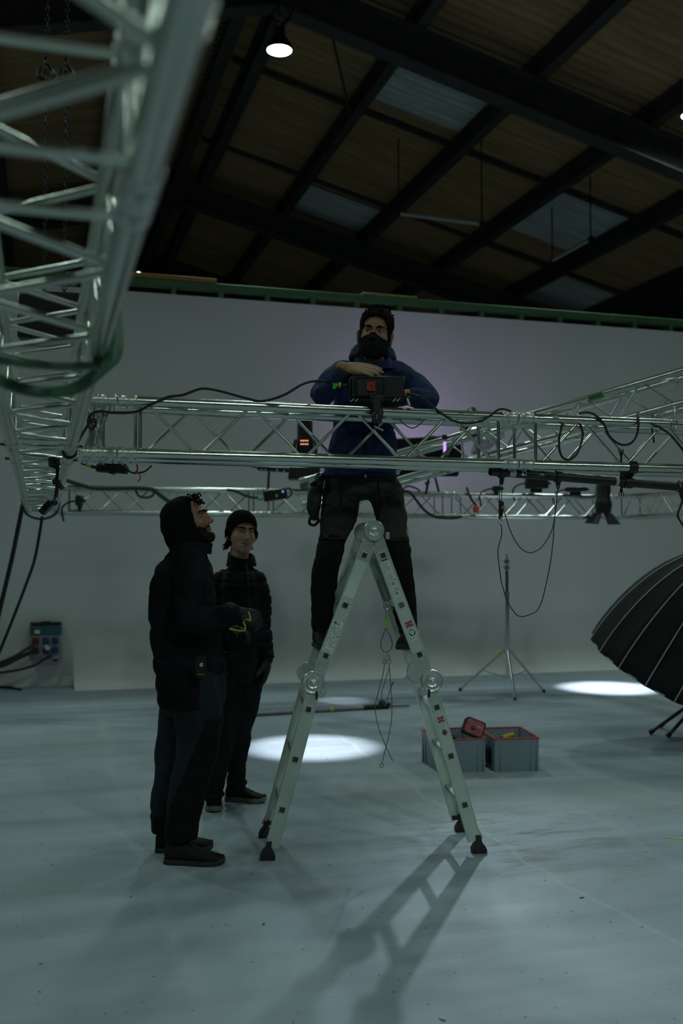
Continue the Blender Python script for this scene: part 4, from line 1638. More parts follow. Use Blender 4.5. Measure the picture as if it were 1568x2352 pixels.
shoe(pA, (A(944, 1480, 5.27).x, 0.085, ZR), (A(922, 1490, 5.1).x, -0.175, ZR), SOLEB, SHOE, 0.047, 0.09)

# ------------------------------------------------------------------ hooded man looking up
BB = Vector((-0.755, 4.95, 0))
pB = thing('person', 'bearded man in black hood and dark work clothes seen from the side, looking up', 'person', cw(BB.x, BB.y, 0), (0, 0, -AZ))


def B(px, py, D=4.95):
    return pix(px, py, D) - BB


T = lambda l, r, py, ry, D=4.95, yaw=0.0, tilt=0.0: (B((l + r) / 2, py, D).x, B(0, py, D).y, B((l + r) / 2, py, D).z, (r - l) / 2 / FPX * D, ry, yaw, tilt)
HB = Matrix.Translation(B(434, 1199)) @ Matrix.Rotation(R(-17), 4, 'Y') @ Matrix.Rotation(R(84), 4, 'Z') @ Matrix.Scale(1.02, 4)
body = Body()
add_head(body, HB)
body.limb([HB @ Vector((0, 0.02, -0.05)), B(425, 1275)], [0.055, 0.062])
body.torso([T(375, 500, 1570, 0.13), T(370, 480, 1450, 0.12), T(368, 470, 1340, 0.13), T(385, 465, 1285, 0.1), T(405, 455, 1262, 0.06)])
body.limb([B(430, 1308, 4.77), B(428, 1424, 4.72), B(548, 1412, 4.74)], [0.045, 0.036, 0.026])
body.limb([B(428, 1308, 5.13), B(435, 1430, 5.17), B(522, 1440, 5.05)], [0.045, 0.036, 0.026])
handB1 = (B(549, 1409, 4.74), (0.85, 0.12, -0.35), (-0.2, 0.75, -0.6), (0.25, 0.5, 0.8), [0.85, 0.85, 0.85, 0.9], 1.0)
handB2 = (B(520, 1442, 5.05), (0.9, -0.35, -0.1), (0, -0.3, -1), (0.2, -0.9, 0.2), [0.5, 0.5, 0.55, 0.6], 1.0)
add_hand(body, *handB1)
add_hand(body, *handB2)
legB = {'near': [(445, 1575, 4.86), (455, 1640, 4.85), (453, 1700, 4.85), (437, 1770, 4.85), (424, 1840, 4.85), (414, 1922, 4.85)],
        'far': [(425, 1575, 5.04), (413, 1640, 5.04), (400, 1700, 5.04), (388, 1765, 5.03), (376, 1835, 5.03), (370, 1905, 5.03)]}
for k in legB:
    body.limb([B(*q) for q in legB[k]], [0.08, 0.075, 0.06, 0.05, 0.045, 0.036])
meB = body.solve(0.0046, 4, 0.45)
face_sculpt(meB, HB)
meB.shade_smooth()
link('body', meB, SKIN3, pB)
add_face(pB, HB, SKIN3, gaze=(0.1, 0.25), brow_m=HAIRB, open_=0.8)
HBi = HB.inverted()


def beardB(H):
    x, y, z = H[:, 0], H[:, 1], H[:, 2]
    low = (z < -0.074) | ((z < -0.035) & (np.abs(x) > 0.024) & (y > -0.085) & (z < -0.02 - 0.6 * (-y - 0.03)))
    must = (z < -0.041) & (z > -0.054) & (np.abs(x) < 0.03) & (y < -0.07)
    return (low & (y < 0.012) & (z > -0.14)) | must


shell('beard', meB, HBi, beardB, lambda H: 0.004 + 0.012 * (H[:, 2] < -0.08) * (H[:, 1] < -0.05), HAIRB, pB, 2, 0.006, 0.003, 8)
# curls at the forehead
rr = random.Random(4)
mb = MB()
for i in range(34):
    c = Vector((rr.uniform(-0.055, 0.055), -0.06 + rr.uniform(-0.022, 0.018), 0.09 + rr.uniform(-0.022, 0.03)))
    ax = Vector((rr.uniform(-1, 1), rr.uniform(-1, 1), rr.uniform(-1, 1))).normalized()
    x_, y_, z_ = frame_from(ax)
    r_ = rr.uniform(0.006, 0.0115)
    mb.poly([c + x_ * r_ * math.cos(q) + y_ * r_ * math.sin(q) + z_ * 0.0025 * q for q in [k * 0.7 for k in range(9)]], 0.0036, 5, M=HB)
o = build('hair', mb, HAIRB, pB)
o['kind'] = 'stuff'
# hood
b = Body()
b.mb.ell((0, 0.024, 0.012), (0.107, 0.122, 0.122), HB, 28, 18)
b.mb.ell((0, 0.03, -0.07), (0.098, 0.1, 0.085), HB, 24, 14)
b.mb.ell((0, -0.03, 0.0), (0.095, 0.06, 0.108), HB, 24, 14)
b.mb.ell((0, 0.085, -0.055), (0.07, 0.055, 0.075), HB, 20, 12)
b.mb.ell((0, 0.02, 0.09), (0.05, 0.075, 0.045), HB, 20, 12)
me = b.solve(0.006, 6)
displace(me, lambda V: 0.008 * wrinkle(V, 30, 21))
V = verts_np(me)
Mi = np.array(HBi)
Hh = V @ Mi[:3, :3].T + Mi[:3, 3]
bad = (Hh[:, 1] < -0.05 + 0.0 * Hh[:, 2]) | ((Hh[:, 2] < -0.12) & (Hh[:, 1] < -0.02))
bm = bmesh.new()
bm.from_mesh(me)
bm.verts.ensure_lookup_table()
bmesh.ops.delete(bm, geom=[bm.verts[i] for i in np.nonzero(bad)[0]], context='VERTS')
bm.to_mesh(me)
bm.free()
me.shade_smooth()
hd_ = link('hood', me, HOODM, pB)
s = hd_.modifiers.new('thickness', 'SOLIDIFY')
s.thickness = 0.012
s.offset = -1
# fleece jacket
b = Body()
b.torso([T(356, 521, 1548, 0.175, tilt=0.0), T(354, 520, 1525, 0.18), T(352, 513, 1492, 0.18), T(345, 505, 1450, 0.175), T(342, 498, 1400, 0.18), T(347, 493, 1340, 0.19), T(359, 487, 1305, 0.185), T(372, 480, 1282, 0.15), T(388, 478, 1264, 0.1), T(394, 477, 1252, 0.085)])
b.cut_limb([B(432, 1308, 4.79), B(440, 1350, 4.745), B(432, 1408, 4.725), B(452, 1424, 4.72), B(500, 1420, 4.73), B(553, 1408, 4.74)], [0.086, 0.082, 0.07, 0.066, 0.058, 0.045])
b.cut_limb([B(430, 1308, 5.12), B(440, 1360, 5.16), B(440, 1425, 5.17), B(480, 1440, 5.12), B(518, 1443, 5.06)], [0.084, 0.08, 0.066, 0.06, 0.045])
jb = clothes('fleece_jacket', b, FLEECE, pB, 0.008, 3, 0.010, 22, 12, extra=lambda V: -0.006 * np.exp(-((V[:, 2] - B(0, 1507).z) / 0.008) ** 2))
cC = B(437, 1252)
rows = [around(cC, 0.105, 0.1, cC.z - 0.035, tx=-0.01), around(cC, 0.108, 0.094, cC.z, tx=-0.012), around(cC, 0.112, 0.09, cC.z + 0.024, tx=-0.016), around(cC, 0.1, 0.082, cC.z + 0.026, tx=-0.016), around(cC, 0.09, 0.076, cC.z - 0.02)]
build('collar', MB().loft(rows, caps=False), FLEECE, jb)
# trousers with patches: black seat, slate thigh and shin panels
b = Body()
b.torso([T(362, 516, 1535, 0.165), T(358, 520, 1570, 0.17), T(364, 516, 1610, 0.16), T(385, 500, 1640, 0.12)])
b.cut_limb([B(*q) for q in [(444, 1575, 4.86), (456, 1640, 4.85), (455, 1700, 4.85), (440, 1770, 4.85), (426, 1840, 4.85), (417, 1900, 4.85), (416, 1928, 4.85)]], [0.125, 0.12, 0.108, 0.096, 0.086, 0.079, 0.075])
b.cut_limb([B(*q) for q in [(425, 1575, 5.04), (412, 1640, 5.04), (401, 1700, 5.04), (390, 1765, 5.03), (380, 1835, 5.03), (376, 1885, 5.03), (375, 1912, 5.03)]], [0.12, 0.105, 0.09, 0.084, 0.074, 0.068, 0.066])
trb = clothes('trousers', b, SLATE, pB, 0.008, 3, 0.010, 22, 15)
Vt = verts_np(trb.data)
I4 = Matrix.Identity(4)
zq = lambda py, D=4.87: B(0, py, D).z
xq = lambda px, D=4.87: B(px, 0, D).x
shell('seat_patch', trb.data, I4, lambda H: (H[:, 2] > zq(1632) + 0.12 * np.abs(H[:, 0] - xq(405))) & (H[:, 0] < xq(478)) & (H[:, 2] < zq(1530)), lambda H: 0.003 + 0 * H[:, 0], WORKTR2, trb, 1, 0.003)
shell('knee_patch', trb.data, I4, lambda H: (H[:, 0] > xq(470) - 0.42 * (zq(1690) - H[:, 2])) & (H[:, 2] < zq(1640)), lambda H: 0.003 + 0 * H[:, 0], WORKTR2, trb, 1, 0.003)
shell('hem_patch', trb.data, I4, lambda H: (H[:, 2] < zq(1885)), lambda H: 0.004 + 0 * H[:, 0], WORKTR2, trb, 1, 0.003)
tg = build('pocket_tag', MB().box(B(461, 1530, 4.67), (0.048, 0.006, 0.1), b=0.002), mat('tag_cloth', (0.014, 0.015, 0.015), 0.8), trb)
build('snap_button', MB().lathe([(0.001, 0), (0.009, 0), (0.0095, 0.002), (0.006, 0.0035), (0.004, 0.002), (0.001, 0.002)], 16, Mxyz(B(462, 1527, 4.665), Vector((1, 0, 0)), Vector((0, 0, 1)), Vector((0, -1, 0)))), STEEL, tg)
build('tag_stitching', MB().box(B(461, 1549, 4.665), (0.032, 0.003, 0.005)), mat('yellow_thread', (0.3, 0.2, 0.01), 0.6), tg, smooth=False)
shoe(pB, (B(379, 1965, 4.85).x, -0.1, 0), (B(517, 1965, 4.85).x, -0.125, 0), SOLEB, SHOE, 0.05, 0.105)
shoe(pB, (B(357, 1945, 5.03).x, 0.08, 0), (B(487, 1945, 5.03).x, 0.12, 0), SOLEB, SHOE, 0.05, 0.105)
# gloves
for i, h in enumerate((handB1, handB2)):
    g = Body()
    add_hand(g, *h, fat=0.0035)
    g.limb([Vector(h[0]) - Vector(h[1]).normalized() * 0.05, Vector(h[0])], [0.036, 0.032])
    me = g.solve(0.0045, 2)
    me.shade_smooth()
    gl = link('glove', me, GLOVE, pB)
    if i == 0:
        gl['label'] = 'black glove with yellow fingers'
        W = B(549, 1409, 4.74)
        G_ = 4.645
        build('yellow_panel', MB().poly(spline([B(559, 1427, G_), B(566, 1423, G_), B(572, 1424, G_), B(575, 1426, G_)], 4), [0.003] + [0.0045] * 3 + [0.007] * 3 + [0.011] * 3 + [0.014] * 3, 8, flat=0.3), YELLOWP, gl)
        build('yellow_panel', MB().poly(spline([B(570, 1405, G_ + 0.01), B(573.5, 1414, G_), B(575, 1424, G_)], 5), 0.003, 8), YELLOWP, gl)
        build('yellow_panel', MB().poly(spline([B(558, 1428, G_), B(562, 1436, G_), B(563, 1443, G_), B(562, 1448, G_)], 5), 0.0075, 8, flat=0.5), YELLOWP, gl)
        build('yellow_panel', MB().poly(spline([B(562, 1448.5, G_), B(550, 1449, G_), B(540, 1447, G_), B(526, 1444.5, G_)], 5), 0.0055, 8, flat=0.6), YELLOWP, gl)

# ------------------------------------------------------------------ young man in the beanie
BC = Vector((-0.6, 5.82, 0))
pC = thing('person', 'young man in black beanie and quilted jacket standing behind the hooded man', 'person', cw(BC.x, BC.y, 0), (0, 0, -AZ))


def Cc(px, py, D=5.82):
    return pix(px, py, D) - BC


T = lambda l, r, py, ry, D=5.82, yaw=0.0, tilt=0.0: (Cc((l + r) / 2, py, D).x, Cc(0, py, D).y, Cc((l + r) / 2, py, D).z, (r - l) / 2 / FPX * D, ry, yaw, tilt)
HCm = Matrix.Translation(Cc(555, 1226)) @ Matrix.Rotation(R(4), 4, 'Y') @ Matrix.Rotation(R(24), 4, 'Z') @ Matrix.Rotation(R(-3), 4, 'X') @ Matrix.Scale(1.02, 4)
body = Body()
add_head(body, HCm)
body.limb([HCm @ Vector((0, 0.02, -0.05)), Cc(548, 1295)], [0.052, 0.058])
body.torso([T(530, 590, 1520, 0.1), T(525, 585, 1420, 0.09), T(520, 590, 1340, 0.09), T(525, 580, 1310, 0.08), T(538, 565, 1292, 0.05)])
shc, elc, wrc = Cc(586, 1332), Cc(601, 1432, 5.84), Cc(614, 1514, 5.78)
shd, eld, wrd = Cc(512, 1332), Cc(497, 1430, 5.86), Cc(502, 1512, 5.78)
body.limb([shc, elc, wrc], [0.045, 0.036, 0.026])
body.limb([shd, eld, wrd], [0.045, 0.036, 0.026])
handC1 = (wrc, (-0.05, -0.1, -1), (-0.8, 0.1, 0.0), (-0.3, -0.9, 0), [0.28, 0.3, 0.34, 0.4], 0.98)
handC2 = (wrd, (0.05, -0.1, -1), (0.8, 0.1, 0.0), (0.3, -0.9, 0), [0.28, 0.3, 0.34, 0.4], 0.98)
add_hand(body, *handC1)
add_hand(body, *handC2)
legC = {1: [(572, 1530, 5.84), (563, 1605, 5.84), (554, 1680, 5.85), (543, 1750, 5.9), (544, 1800, 5.92)], -1: [(534, 1530, 5.82), (521, 1620, 5.8), (509, 1705, 5.785), (496, 1788, 5.795), (489, 1838, 5.83)]}
for k in legC:
    body.limb([Cc(*q) for q in legC[k]], [0.07, 0.06, 0.042, 0.034, 0.03])
meC = body.solve(0.0046, 4, 0.45)
face_sculpt(meC, HCm)
meC.shade_smooth()
link('body', meC, SKIN2, pC)
add_face(pC, HCm, SKIN2, gaze=(0.15, -0.05), brow_m=HAIRB, open_=0.55, frown=-0.001)
HCi = HCm.inverted()


def beanie(H):
    x, y, z = H[:, 0], H[:, 1], H[:, 2]
    return z > np.where(y < -0.02, 0.058 - 1.15 * np.maximum(y + 0.085, 0), -0.018 - 0.6 * np.maximum(y + 0.02, 0) * 0.8)


bn = shell('beanie', meC, HCi, beanie, lambda H: 0.010 + 0.014 * np.clip(H[:, 2] / 0.11, 0, 1), HOODM, pC, 16, 0.008)
# hair escaping at the nape and ear
rr = random.Random(9)
mb = MB()
for i in range(40):
    s_ = -1 if i < 30 else 1
    base = Vector((s_ * rr.uniform(0.055, 0.075), rr.uniform(0.0, 0.06), rr.uniform(-0.06, -0.03)))
    tip = base + Vector((s_ * rr.uniform(0.005, 0.03), rr.uniform(0.0, 0.03), rr.uniform(-0.045, -0.015)))
    mid = (base + tip) / 2 + Vector((0, rr.uniform(-0.01, 0.01), -0.012))
    mb.poly(spline([base, mid, tip], 3), [0.004, 0.004, 0.004, 0.0035, 0.003, 0.002, 0.0008], 5, M=HCm)
o = build('hair', mb, HAIRB, pC)
o['kind'] = 'stuff'
# quilted jacket
zt, zb = Cc(0, 1310).z, Cc(0, 1490).z
b = Body()
b.torso([T(521, 598, 1492, 0.12), T(516, 602, 1470, 0.135), T(510, 603, 1430, 0.14), T(507, 602, 1380, 0.14), T(503, 602, 1340, 0.135), T(513, 592, 1320, 0.115), T(524, 581, 1302, 0.095), T(527, 578, 1290, 0.085)])
b.cut_limb([shc, Cc(600, 1375, 5.83), elc, Cc(606, 1465, 5.81), wrc], [0.066, 0.064, 0.058, 0.052, 0.045])
b.cut_limb([shd, Cc(500, 1375, 5.85), eld, Cc(499, 1470, 5.83), wrd], [0.066, 0.064, 0.058, 0.052, 0.045])
quilt = lambda V: -0.008 * np.exp(-(((V[:, 2] - zt) / 0.068 - np.round((V[:, 2] - zt) / 0.068)) * 0.068 / 0.007) ** 2)
jc = clothes('quilted_jacket', b, PUFF, pC, 0.007, 3, 0.004, 30, 31, extra=quilt)
cC = Cc(554, 1283)
rows = [around(cC, 0.09, 0.09, cC.z - 0.045), around(cC, 0.083, 0.085, cC.z - 0.01, tilt=0.012), around(cC, 0.078, 0.082, cC.z + 0.022, tilt=0.022, tx=-0.012), around(cC, 0.068, 0.072, cC.z + 0.024, tilt=0.022, tx=-0.012), around(cC, 0.062, 0.066, cC.z - 0.02)]
build('collar', MB().loft(rows, caps=False), PUFF, jc)
build('zip', MB().poly(spline([Cc(566, 1290, 5.725), Cc(570, 1340, 5.68), Cc(572, 1400, 5.68), Cc(573, 1480, 5.69)], 6), 0.004, 6), BLACKP, jc)
# jeans
b = Body()
b.torso([T(521, 599, 1480, 0.12), T(518, 600, 1510, 0.13), T(518, 600, 1545, 0.125), T(532, 590, 1570, 0.1)])
b.cut_limb([Cc(*q) for q in [(573, 1530, 5.84), (564, 1605, 5.84), (554, 1680, 5.85), (543, 1750, 5.89), (543, 1818, 5.95)]], [0.097, 0.086, 0.068, 0.058, 0.052])
b.cut_limb([Cc(*q) for q in [(540, 1530, 5.82), (524, 1620, 5.8), (510, 1705, 5.78), (497, 1785, 5.79), (489, 1842, 5.83)]], [0.097, 0.088, 0.072, 0.06, 0.054])
tc_ = clothes('jeans', b, JEANS, pC, 0.008, 3, 0.009, 26, 41)
for q, r_ in (((544, 1797, 5.93), 0.05), ((491, 1824, 5.82), 0.052)):
    c = Cc(*q)
    hem('turn_up', around(Vector((c.x, c.y, 0)), r_, r_ * 1.05, c.z, 24), 0.012, JEANS, tc_)
c1, c2 = gnd(519, 1838) - BC, gnd(612, 1838) - BC
shoe(pC, (c1.x, c1.y, 0), (c2.x, c2.y - 0.06, 0), SOLE, SHOE, 0.045, 0.1, 0.03)
c1 = gnd(484, 1868) - BC
shoe(pC, (c1.x - 0.02, c1.y + 0.27, 0), (c1.x + 0.02, c1.y + 0.0, 0), SOLE, SHOE, 0.048, 0.1, 0.03)
for h in (handC1, handC2):
    g = Body()
    add_hand(g, *h, fat=0.004)
    g.limb([Vector(h[0]) - Vector(h[1]).normalized() * 0.04, Vector(h[0])], [0.036, 0.034])
    me = g.solve(0.005, 2)
    me.shade_smooth()
    link('glove', me, GLOVE, pC)
# ================================================================== gear on the front truss
def dfront(px, off=-0.03):
    """depth of the front chords' plane at a pixel column"""
    return (FY - HC + off) / (CA - (px - 784) / FPX * SA)


def F3(px, py, off=-0.03):
    return pw(px, py, dfront(px, off))


# black power box with battery plate, in a clamp
bc = pix(868, 888, 4.93)
pb = thing('power_box', 'black power box with red battery latch clamped on top of the front truss', 'power box', cw(bc.x, 4.93, pix(868, 948, 4.93).z), (0, 0, -AZ))
oz = pix(868, 948, 4.93).z
Q = lambda px, py, D=4.93: pix(px, py, D) - Vector((bc.x, 4.93, oz))


def qbox(x0, y0, x1, y1, d0, d1, b=0.004):
    p, q = Q(x0, y0, d0), Q(x1, y1, d0)
    return MB().box(((p.x + q.x) / 2, (d0 + d1) / 2 - 4.93, (p.z + q.z) / 2), (abs(q.x - p.x), d1 - d0, abs(q.z - p.z)), b=b)


build('case', qbox(806, 863, 929, 914, 4.9, 4.965, 0.005), BLACKP, pb)
bp_ = build('battery_plate', qbox(818, 868, 880, 909, 4.885, 4.9), mat('charcoal_plastic', (0.018, 0.018, 0.019), 0.5), pb)
for x0, y0, x1, y1 in ((816, 866, 882, 868), (816, 909, 882, 911), (816, 868, 818, 909), (880, 868, 882, 909)):
    build('plate_rim', qbox(x0, y0, x1, y1, 4.881, 4.9, 0.001), DARKMETAL, bp_)
# red latch with a V notch
p = Q(842, 898, 4.879)
sx = 20 / FPX * 4.88
sz = 22 / FPX * 4.88
M = Mxyz((p.x, p.y, p.z), Vector((1, 0, 0)), Vector((0, 0, 1)), Vector((0, -1, 0)))
build('red_latch', MB().prism([(0, 0.15 * sz), (0.12 * sx, 0), (sx, 0), (0.94 * sx, 0.5 * sz), (sx, sz), (0.75 * sx, sz), (0.6 * sx, 0.93 * sz), (0.3 * sx, 0.93 * sz), (0.15 * sx, sz), (0, 0.8 * sz)], 0.006, M), REDP, bp_, smooth=False)
build('latch_notch', MB().prism([(0.28 * sx, 0.8 * sz), (0.42 * sx, 0.8 * sz), (0.55 * sx, 0.25 * sz), (0.68 * sx, 0.8 * sz), (0.82 * sx, 0.8 * sz), (0.55 * sx, 0.08 * sz)], 0.0015, M @ Matrix.Translation((0, 0, 0.006))), mat('dark_red', (0.2, 0.01, 0.015)), bp_, smooth=False)
for k in range(4):
    build('plate_rib', qbox(865 + 3.2 * k, 872, 866.2 + 3.2 * k, 905, 4.882, 4.886, 0.0005), DARKMETAL, bp_)
build('side_cheek', qbox(801, 866, 806, 918, 4.89, 4.97), DARKMETAL, pb)
build('bottom_rail', qbox(806, 914, 929, 918, 4.895, 4.965, 0.002), DARKMETAL, pb)
for x in (812, 822, 908, 917):
    build('bracket_leg', MB().tube(Q(x + 2, 914, 4.9), Q(x - 6, 922, 4.89), 0.003, n=6), STEEL, pb)
build('cable_bundle', MB().poly(spline([Q(812, 917, 4.99), Q(840, 926, 5.0), Q(880, 930, 5.0), Q(925, 925, 5.0), Q(938, 918, 5.0), Q(930, 912, 4.99)], 6), 0.018, 8), CABLE, pb)
build('metal_buckle', MB().tube(Q(934, 915, 4.965), Q(940, 932, 4.965), 0.007, n=8), STEEL, pb)
post = build('clamp_post', qbox(857, 913, 874, 950, 4.805, 4.838, 0.003), mat('clamp_black', (0.02, 0.02, 0.021), 0.45), pb)
build('clamp_shelf', qbox(850, 908, 882, 916, 4.805, 4.93, 0.003), BLACKP, pb)
cl = build('clamp_body', qbox(854, 949, 877, 969, 4.79, 4.85, 0.004), BLACKP, pb)
build('clamp_jaw', MB().lathe([(0.027, -0.02), (0.036, -0.02), (0.036, 0.02), (0.027, 0.02)], 20, Mz(Q(866, 947, 4.872), (math.cos(AZ), math.sin(AZ), 0))), BLACKP, pb)
build('clamp_bolt', MB().tube(Q(859, 947.5, 4.797), Q(859, 951, 4.797), 0.004, n=8).tube(Q(872, 947.5, 4.797), Q(872, 951, 4.797), 0.004, n=8), STEEL, cl)['kind'] = 'stuff'
mb = MB()
rr = random.Random(3)
for k in range(9):
    q = Q(865.6 + (0.6 if k == 0 else 0), 952 + k * 1.25, 4.7885)
    mb.box(q, (0.0045 if k else 0.007, 0.0006, rr.uniform(0.0012, 0.0022)))
build('worn_print', mb, mat('worn_white_print', (0.4, 0.42, 0.4)), cl, smooth=False)['kind'] = 'stuff'
build('clamp_screw', MB().tube(Q(865, 969, 4.885), Q(865, 984, 4.82), 0.009, n=10), BLACKP, cl)
build('screw_collar', MB().tube(Q(865, 970, 4.82), Q(865, 972, 4.82), 0.0105, n=12), CHROME, cl)
build('clamp_tee_bar', MB().poly(spline([Q(860, 979, 4.815), Q(872, 985, 4.81), Q(880, 989, 4.805)], 4), 0.004, 8), STEEL, cl)
build('left_plug', MB().tube(Q(800, 886, 4.93), Q(785, 884, 4.925), 0.011, n=12), BLACKP, pb)
build('orange_ring', MB().tube(Q(783, 884, 4.925), Q(777, 884, 4.925), 0.0125, n=12), ORANGEP, pb)
build('right_plug', MB().tube(Q(930, 904, 4.935), Q(950, 907, 4.92), 0.009, 0.006, n=12), BLACKP, pb)
build('red_ring', MB().tube(Q(929, 904, 4.935), Q(933, 904.5, 4.935), 0.0115, n=12), ORANGER, pb)

cable('power_cable', 'black cable looping along the front truss from the power box to the left', [pw(778, 885, 4.925), pw(764, 884, 4.92), pw(742, 875, 4.86), pw(700, 880, 4.72), pw(650, 908, 4.66), F3(600, 921), F3(560, 913), F3(500, 897), F3(462, 893), F3(420, 907), F3(385, 912), F3(345, 930), F3(310, 946), F3(260, 948), F3(226, 945), F3(206, 955), F3(203, 975), F3(212, 985), F3(220, 972), F3(213, 963), F3(190, 995), F3(178, 1018), F3(172, 1032)], 0.0065)
tag(build('cable_tape', MB().prism([(-0.014, -0.012), (-0.004, -0.016), (0.012, 0.004), (0.014, 0.012), (-0.012, 0.012)], 0.003, Mxyz(pw(770, 887, 4.91), Vector((CA, -SA, 0)), Vector((0, 0, 1)), Vector((-SA, -CA, 0)))).tube(pw(764, 884, 4.92), pw(775, 885, 4.922), 0.009, n=10), GREENP, smooth=False), 'green tape flag on the cable left of the power box', 'tape')
cable('power_cable', 'black cable sagging over the front truss to the right of the power box', [pw(948, 907, 4.92), pw(965, 912, 4.88), F3(985, 926, -0.035), F3(1012, 948), F3(1040, 966), F3(1070, 972), F3(1100, 968), F3(1125, 955), F3(1140, 943), F3(1155, 939, 0.0), F3(1172, 944, 0.06)], 0.0058)
cable('power_cable', 'black cable hanging in a deep curve on the right of the front truss', [F3(1330, 950, 0.06), F3(1345, 947, 0.0), F3(1365, 952), F3(1385, 972), F3(1400, 1003), F3(1425, 1021), F3(1448, 1018), F3(1462, 998), F3(1466, 970), F3(1464, 952, 0.0), F3(1466, 948, 0.06)], 0.006)
cable('power_cable', 'black cable running off the right edge below the top tube', [F3(1497, 950, 0.08), F3(1500, 975), F3(1515, 982), F3(1540, 1000), F3(1568, 1034), F3(1600, 1080)], 0.006)
cable('power_cable', 'black cable loop bound with red tape on the right of the front truss', [F3(1296, 962, 0.03), F3(1288, 985), F3(1283, 1015), F3(1288, 1045), F3(1303, 1056), F3(1322, 1046), F3(1335, 1015), F3(1337, 990), F3(1328, 968, 0.03)], 0.0062)
o = build('tape_strip', MB().poly(spline([F3(1294, 975, -0.035), F3(1303, 978, -0.04), F3(1325, 980, -0.04), F3(1338, 990, -0.045), F3(1339, 1001, -0.045), F3(1330, 1006, -0.045), F3(1320, 1004, -0.045)], 6), 0.006, 8, flat=0.3), REDTAPE)
tag(o, 'red tape strip curling off the looped black cable', 'tape')
cable('power_cable', 'thin black wire looped under the top tubes right of the clamp', [F3(914, 958, 0.2), F3(925, 972, 0.2), F3(945, 983, 0.2), F3(962, 976, 0.2), F3(975, 962, 0.2)], 0.0028)
cable('hanging_strap', 'short black cable tie hanging from the truss near the right edge', [F3(1498, 972, 0.1), F3(1497, 985, 0.1), F3(1500, 1002, 0.1), F3(1501, 1017, 0.1)], 0.005, cat='strap')
# carabiner with sling
t = thing('carabiner', 'steel carabiner on a wire loop hanging on the truss at the right edge', 'carabiner', F3(1546, 970, -0.036))
o0 = F3(1546, 970, -0.036)
build('hook_body', MB().poly([F3(x, y, -0.036) - o0 for x, y in ((1541, 966), (1540, 978), (1545, 986), (1551, 985), (1555, 974), (1553, 964), (1547, 961))], 0.0028, 8, closed=True), CHROME, t)
build('wire_loop', MB().poly(spline([F3(1545, 962, -0.034) - o0, F3(1543, 945, -0.03) - o0, F3(1545, 934, 0.0) - o0, F3(1549, 934, 0.02) - o0, F3(1549, 950, -0.033) - o0, F3(1548, 962, -0.034) - o0], 5), 0.0022, 6), STEEL, t)

# ---- black pipe slung under the right section
def PP(px, py):
    return py_at(px, py, 4.66)


pa, pe = PP(1126, 1082), PP(1552, 1117)
pd = (pe - pa).normalized()
pipe = thing('black_pipe', 'scuffed black steel pipe slung under the right of the front truss', 'pipe', pa)
M = Mz((0, 0, 0), pd)
Lp = (pe - pa).length
build('tube', MB().lathe([(0.021, 0.06), (0.021, 0.0), (0.0242, 0.0), (0.0242, Lp), (0.021, Lp), (0.021, 0.06)], 24, M), mat('scuffed_black_pipe', (0.022, 0.022, 0.022), 0.35, 0.3, 0.5, 25), pipe)
for px, wd in ((1167, 0.035), (1411, 0.018), (1556, 0.02)):
    z_ = (PP(px, 1090) - pa).dot(pd)
    build('white_tape_band', MB().lathe([(0.0244, z_), (0.0252, z_), (0.0252, z_ + wd), (0.0244, z_ + wd)], 24, M), mat('grey_tape', (0.4, 0.42, 0.38), 0.6), pipe)
zz = (PP(1197, 1090) - pa).dot(pd)
face = Mxyz(pd * zz + Vector((0, -0.0252, 0.002)), pd, Vector((0, 0, 1)), Vector((0, -1, 0)))
build('paint_mark', MB().prism([(-0.014, -0.014), (0.018, -0.012), (0.016, -0.008), (0.002, -0.008), (-0.004, 0.012), (-0.008, 0.012), (-0.004, -0.006), (-0.014, -0.008)], 0.0006, face).prism([(0.002, 0.012), (0.02, 0.002), (0.02, -0.002), (0.006, 0.006)], 0.0006, face), WHITEP, pipe, smooth=False)['kind'] = 'stuff'
rr = random.Random(2)
mb = MB()
for k in range(16):
    z_ = (PP(1236, 1090) - pa).dot(pd) + rr.uniform(-0.012, 0.02)
    f_ = Mxyz(pd * z_ + Vector((0, -0.0246, rr.uniform(-0.008, 0.006))), pd, Vector((0, 0, 1)), Vector((0, -1, 0)))
    mb.box((0, 0, 0), (rr.uniform(0.002, 0.006), rr.uniform(0.001, 0.003), 0.0008), f_)
o = build('paint_chips', mb, WHITEP, pipe, smooth=False)
o['kind'] = 'stuff'


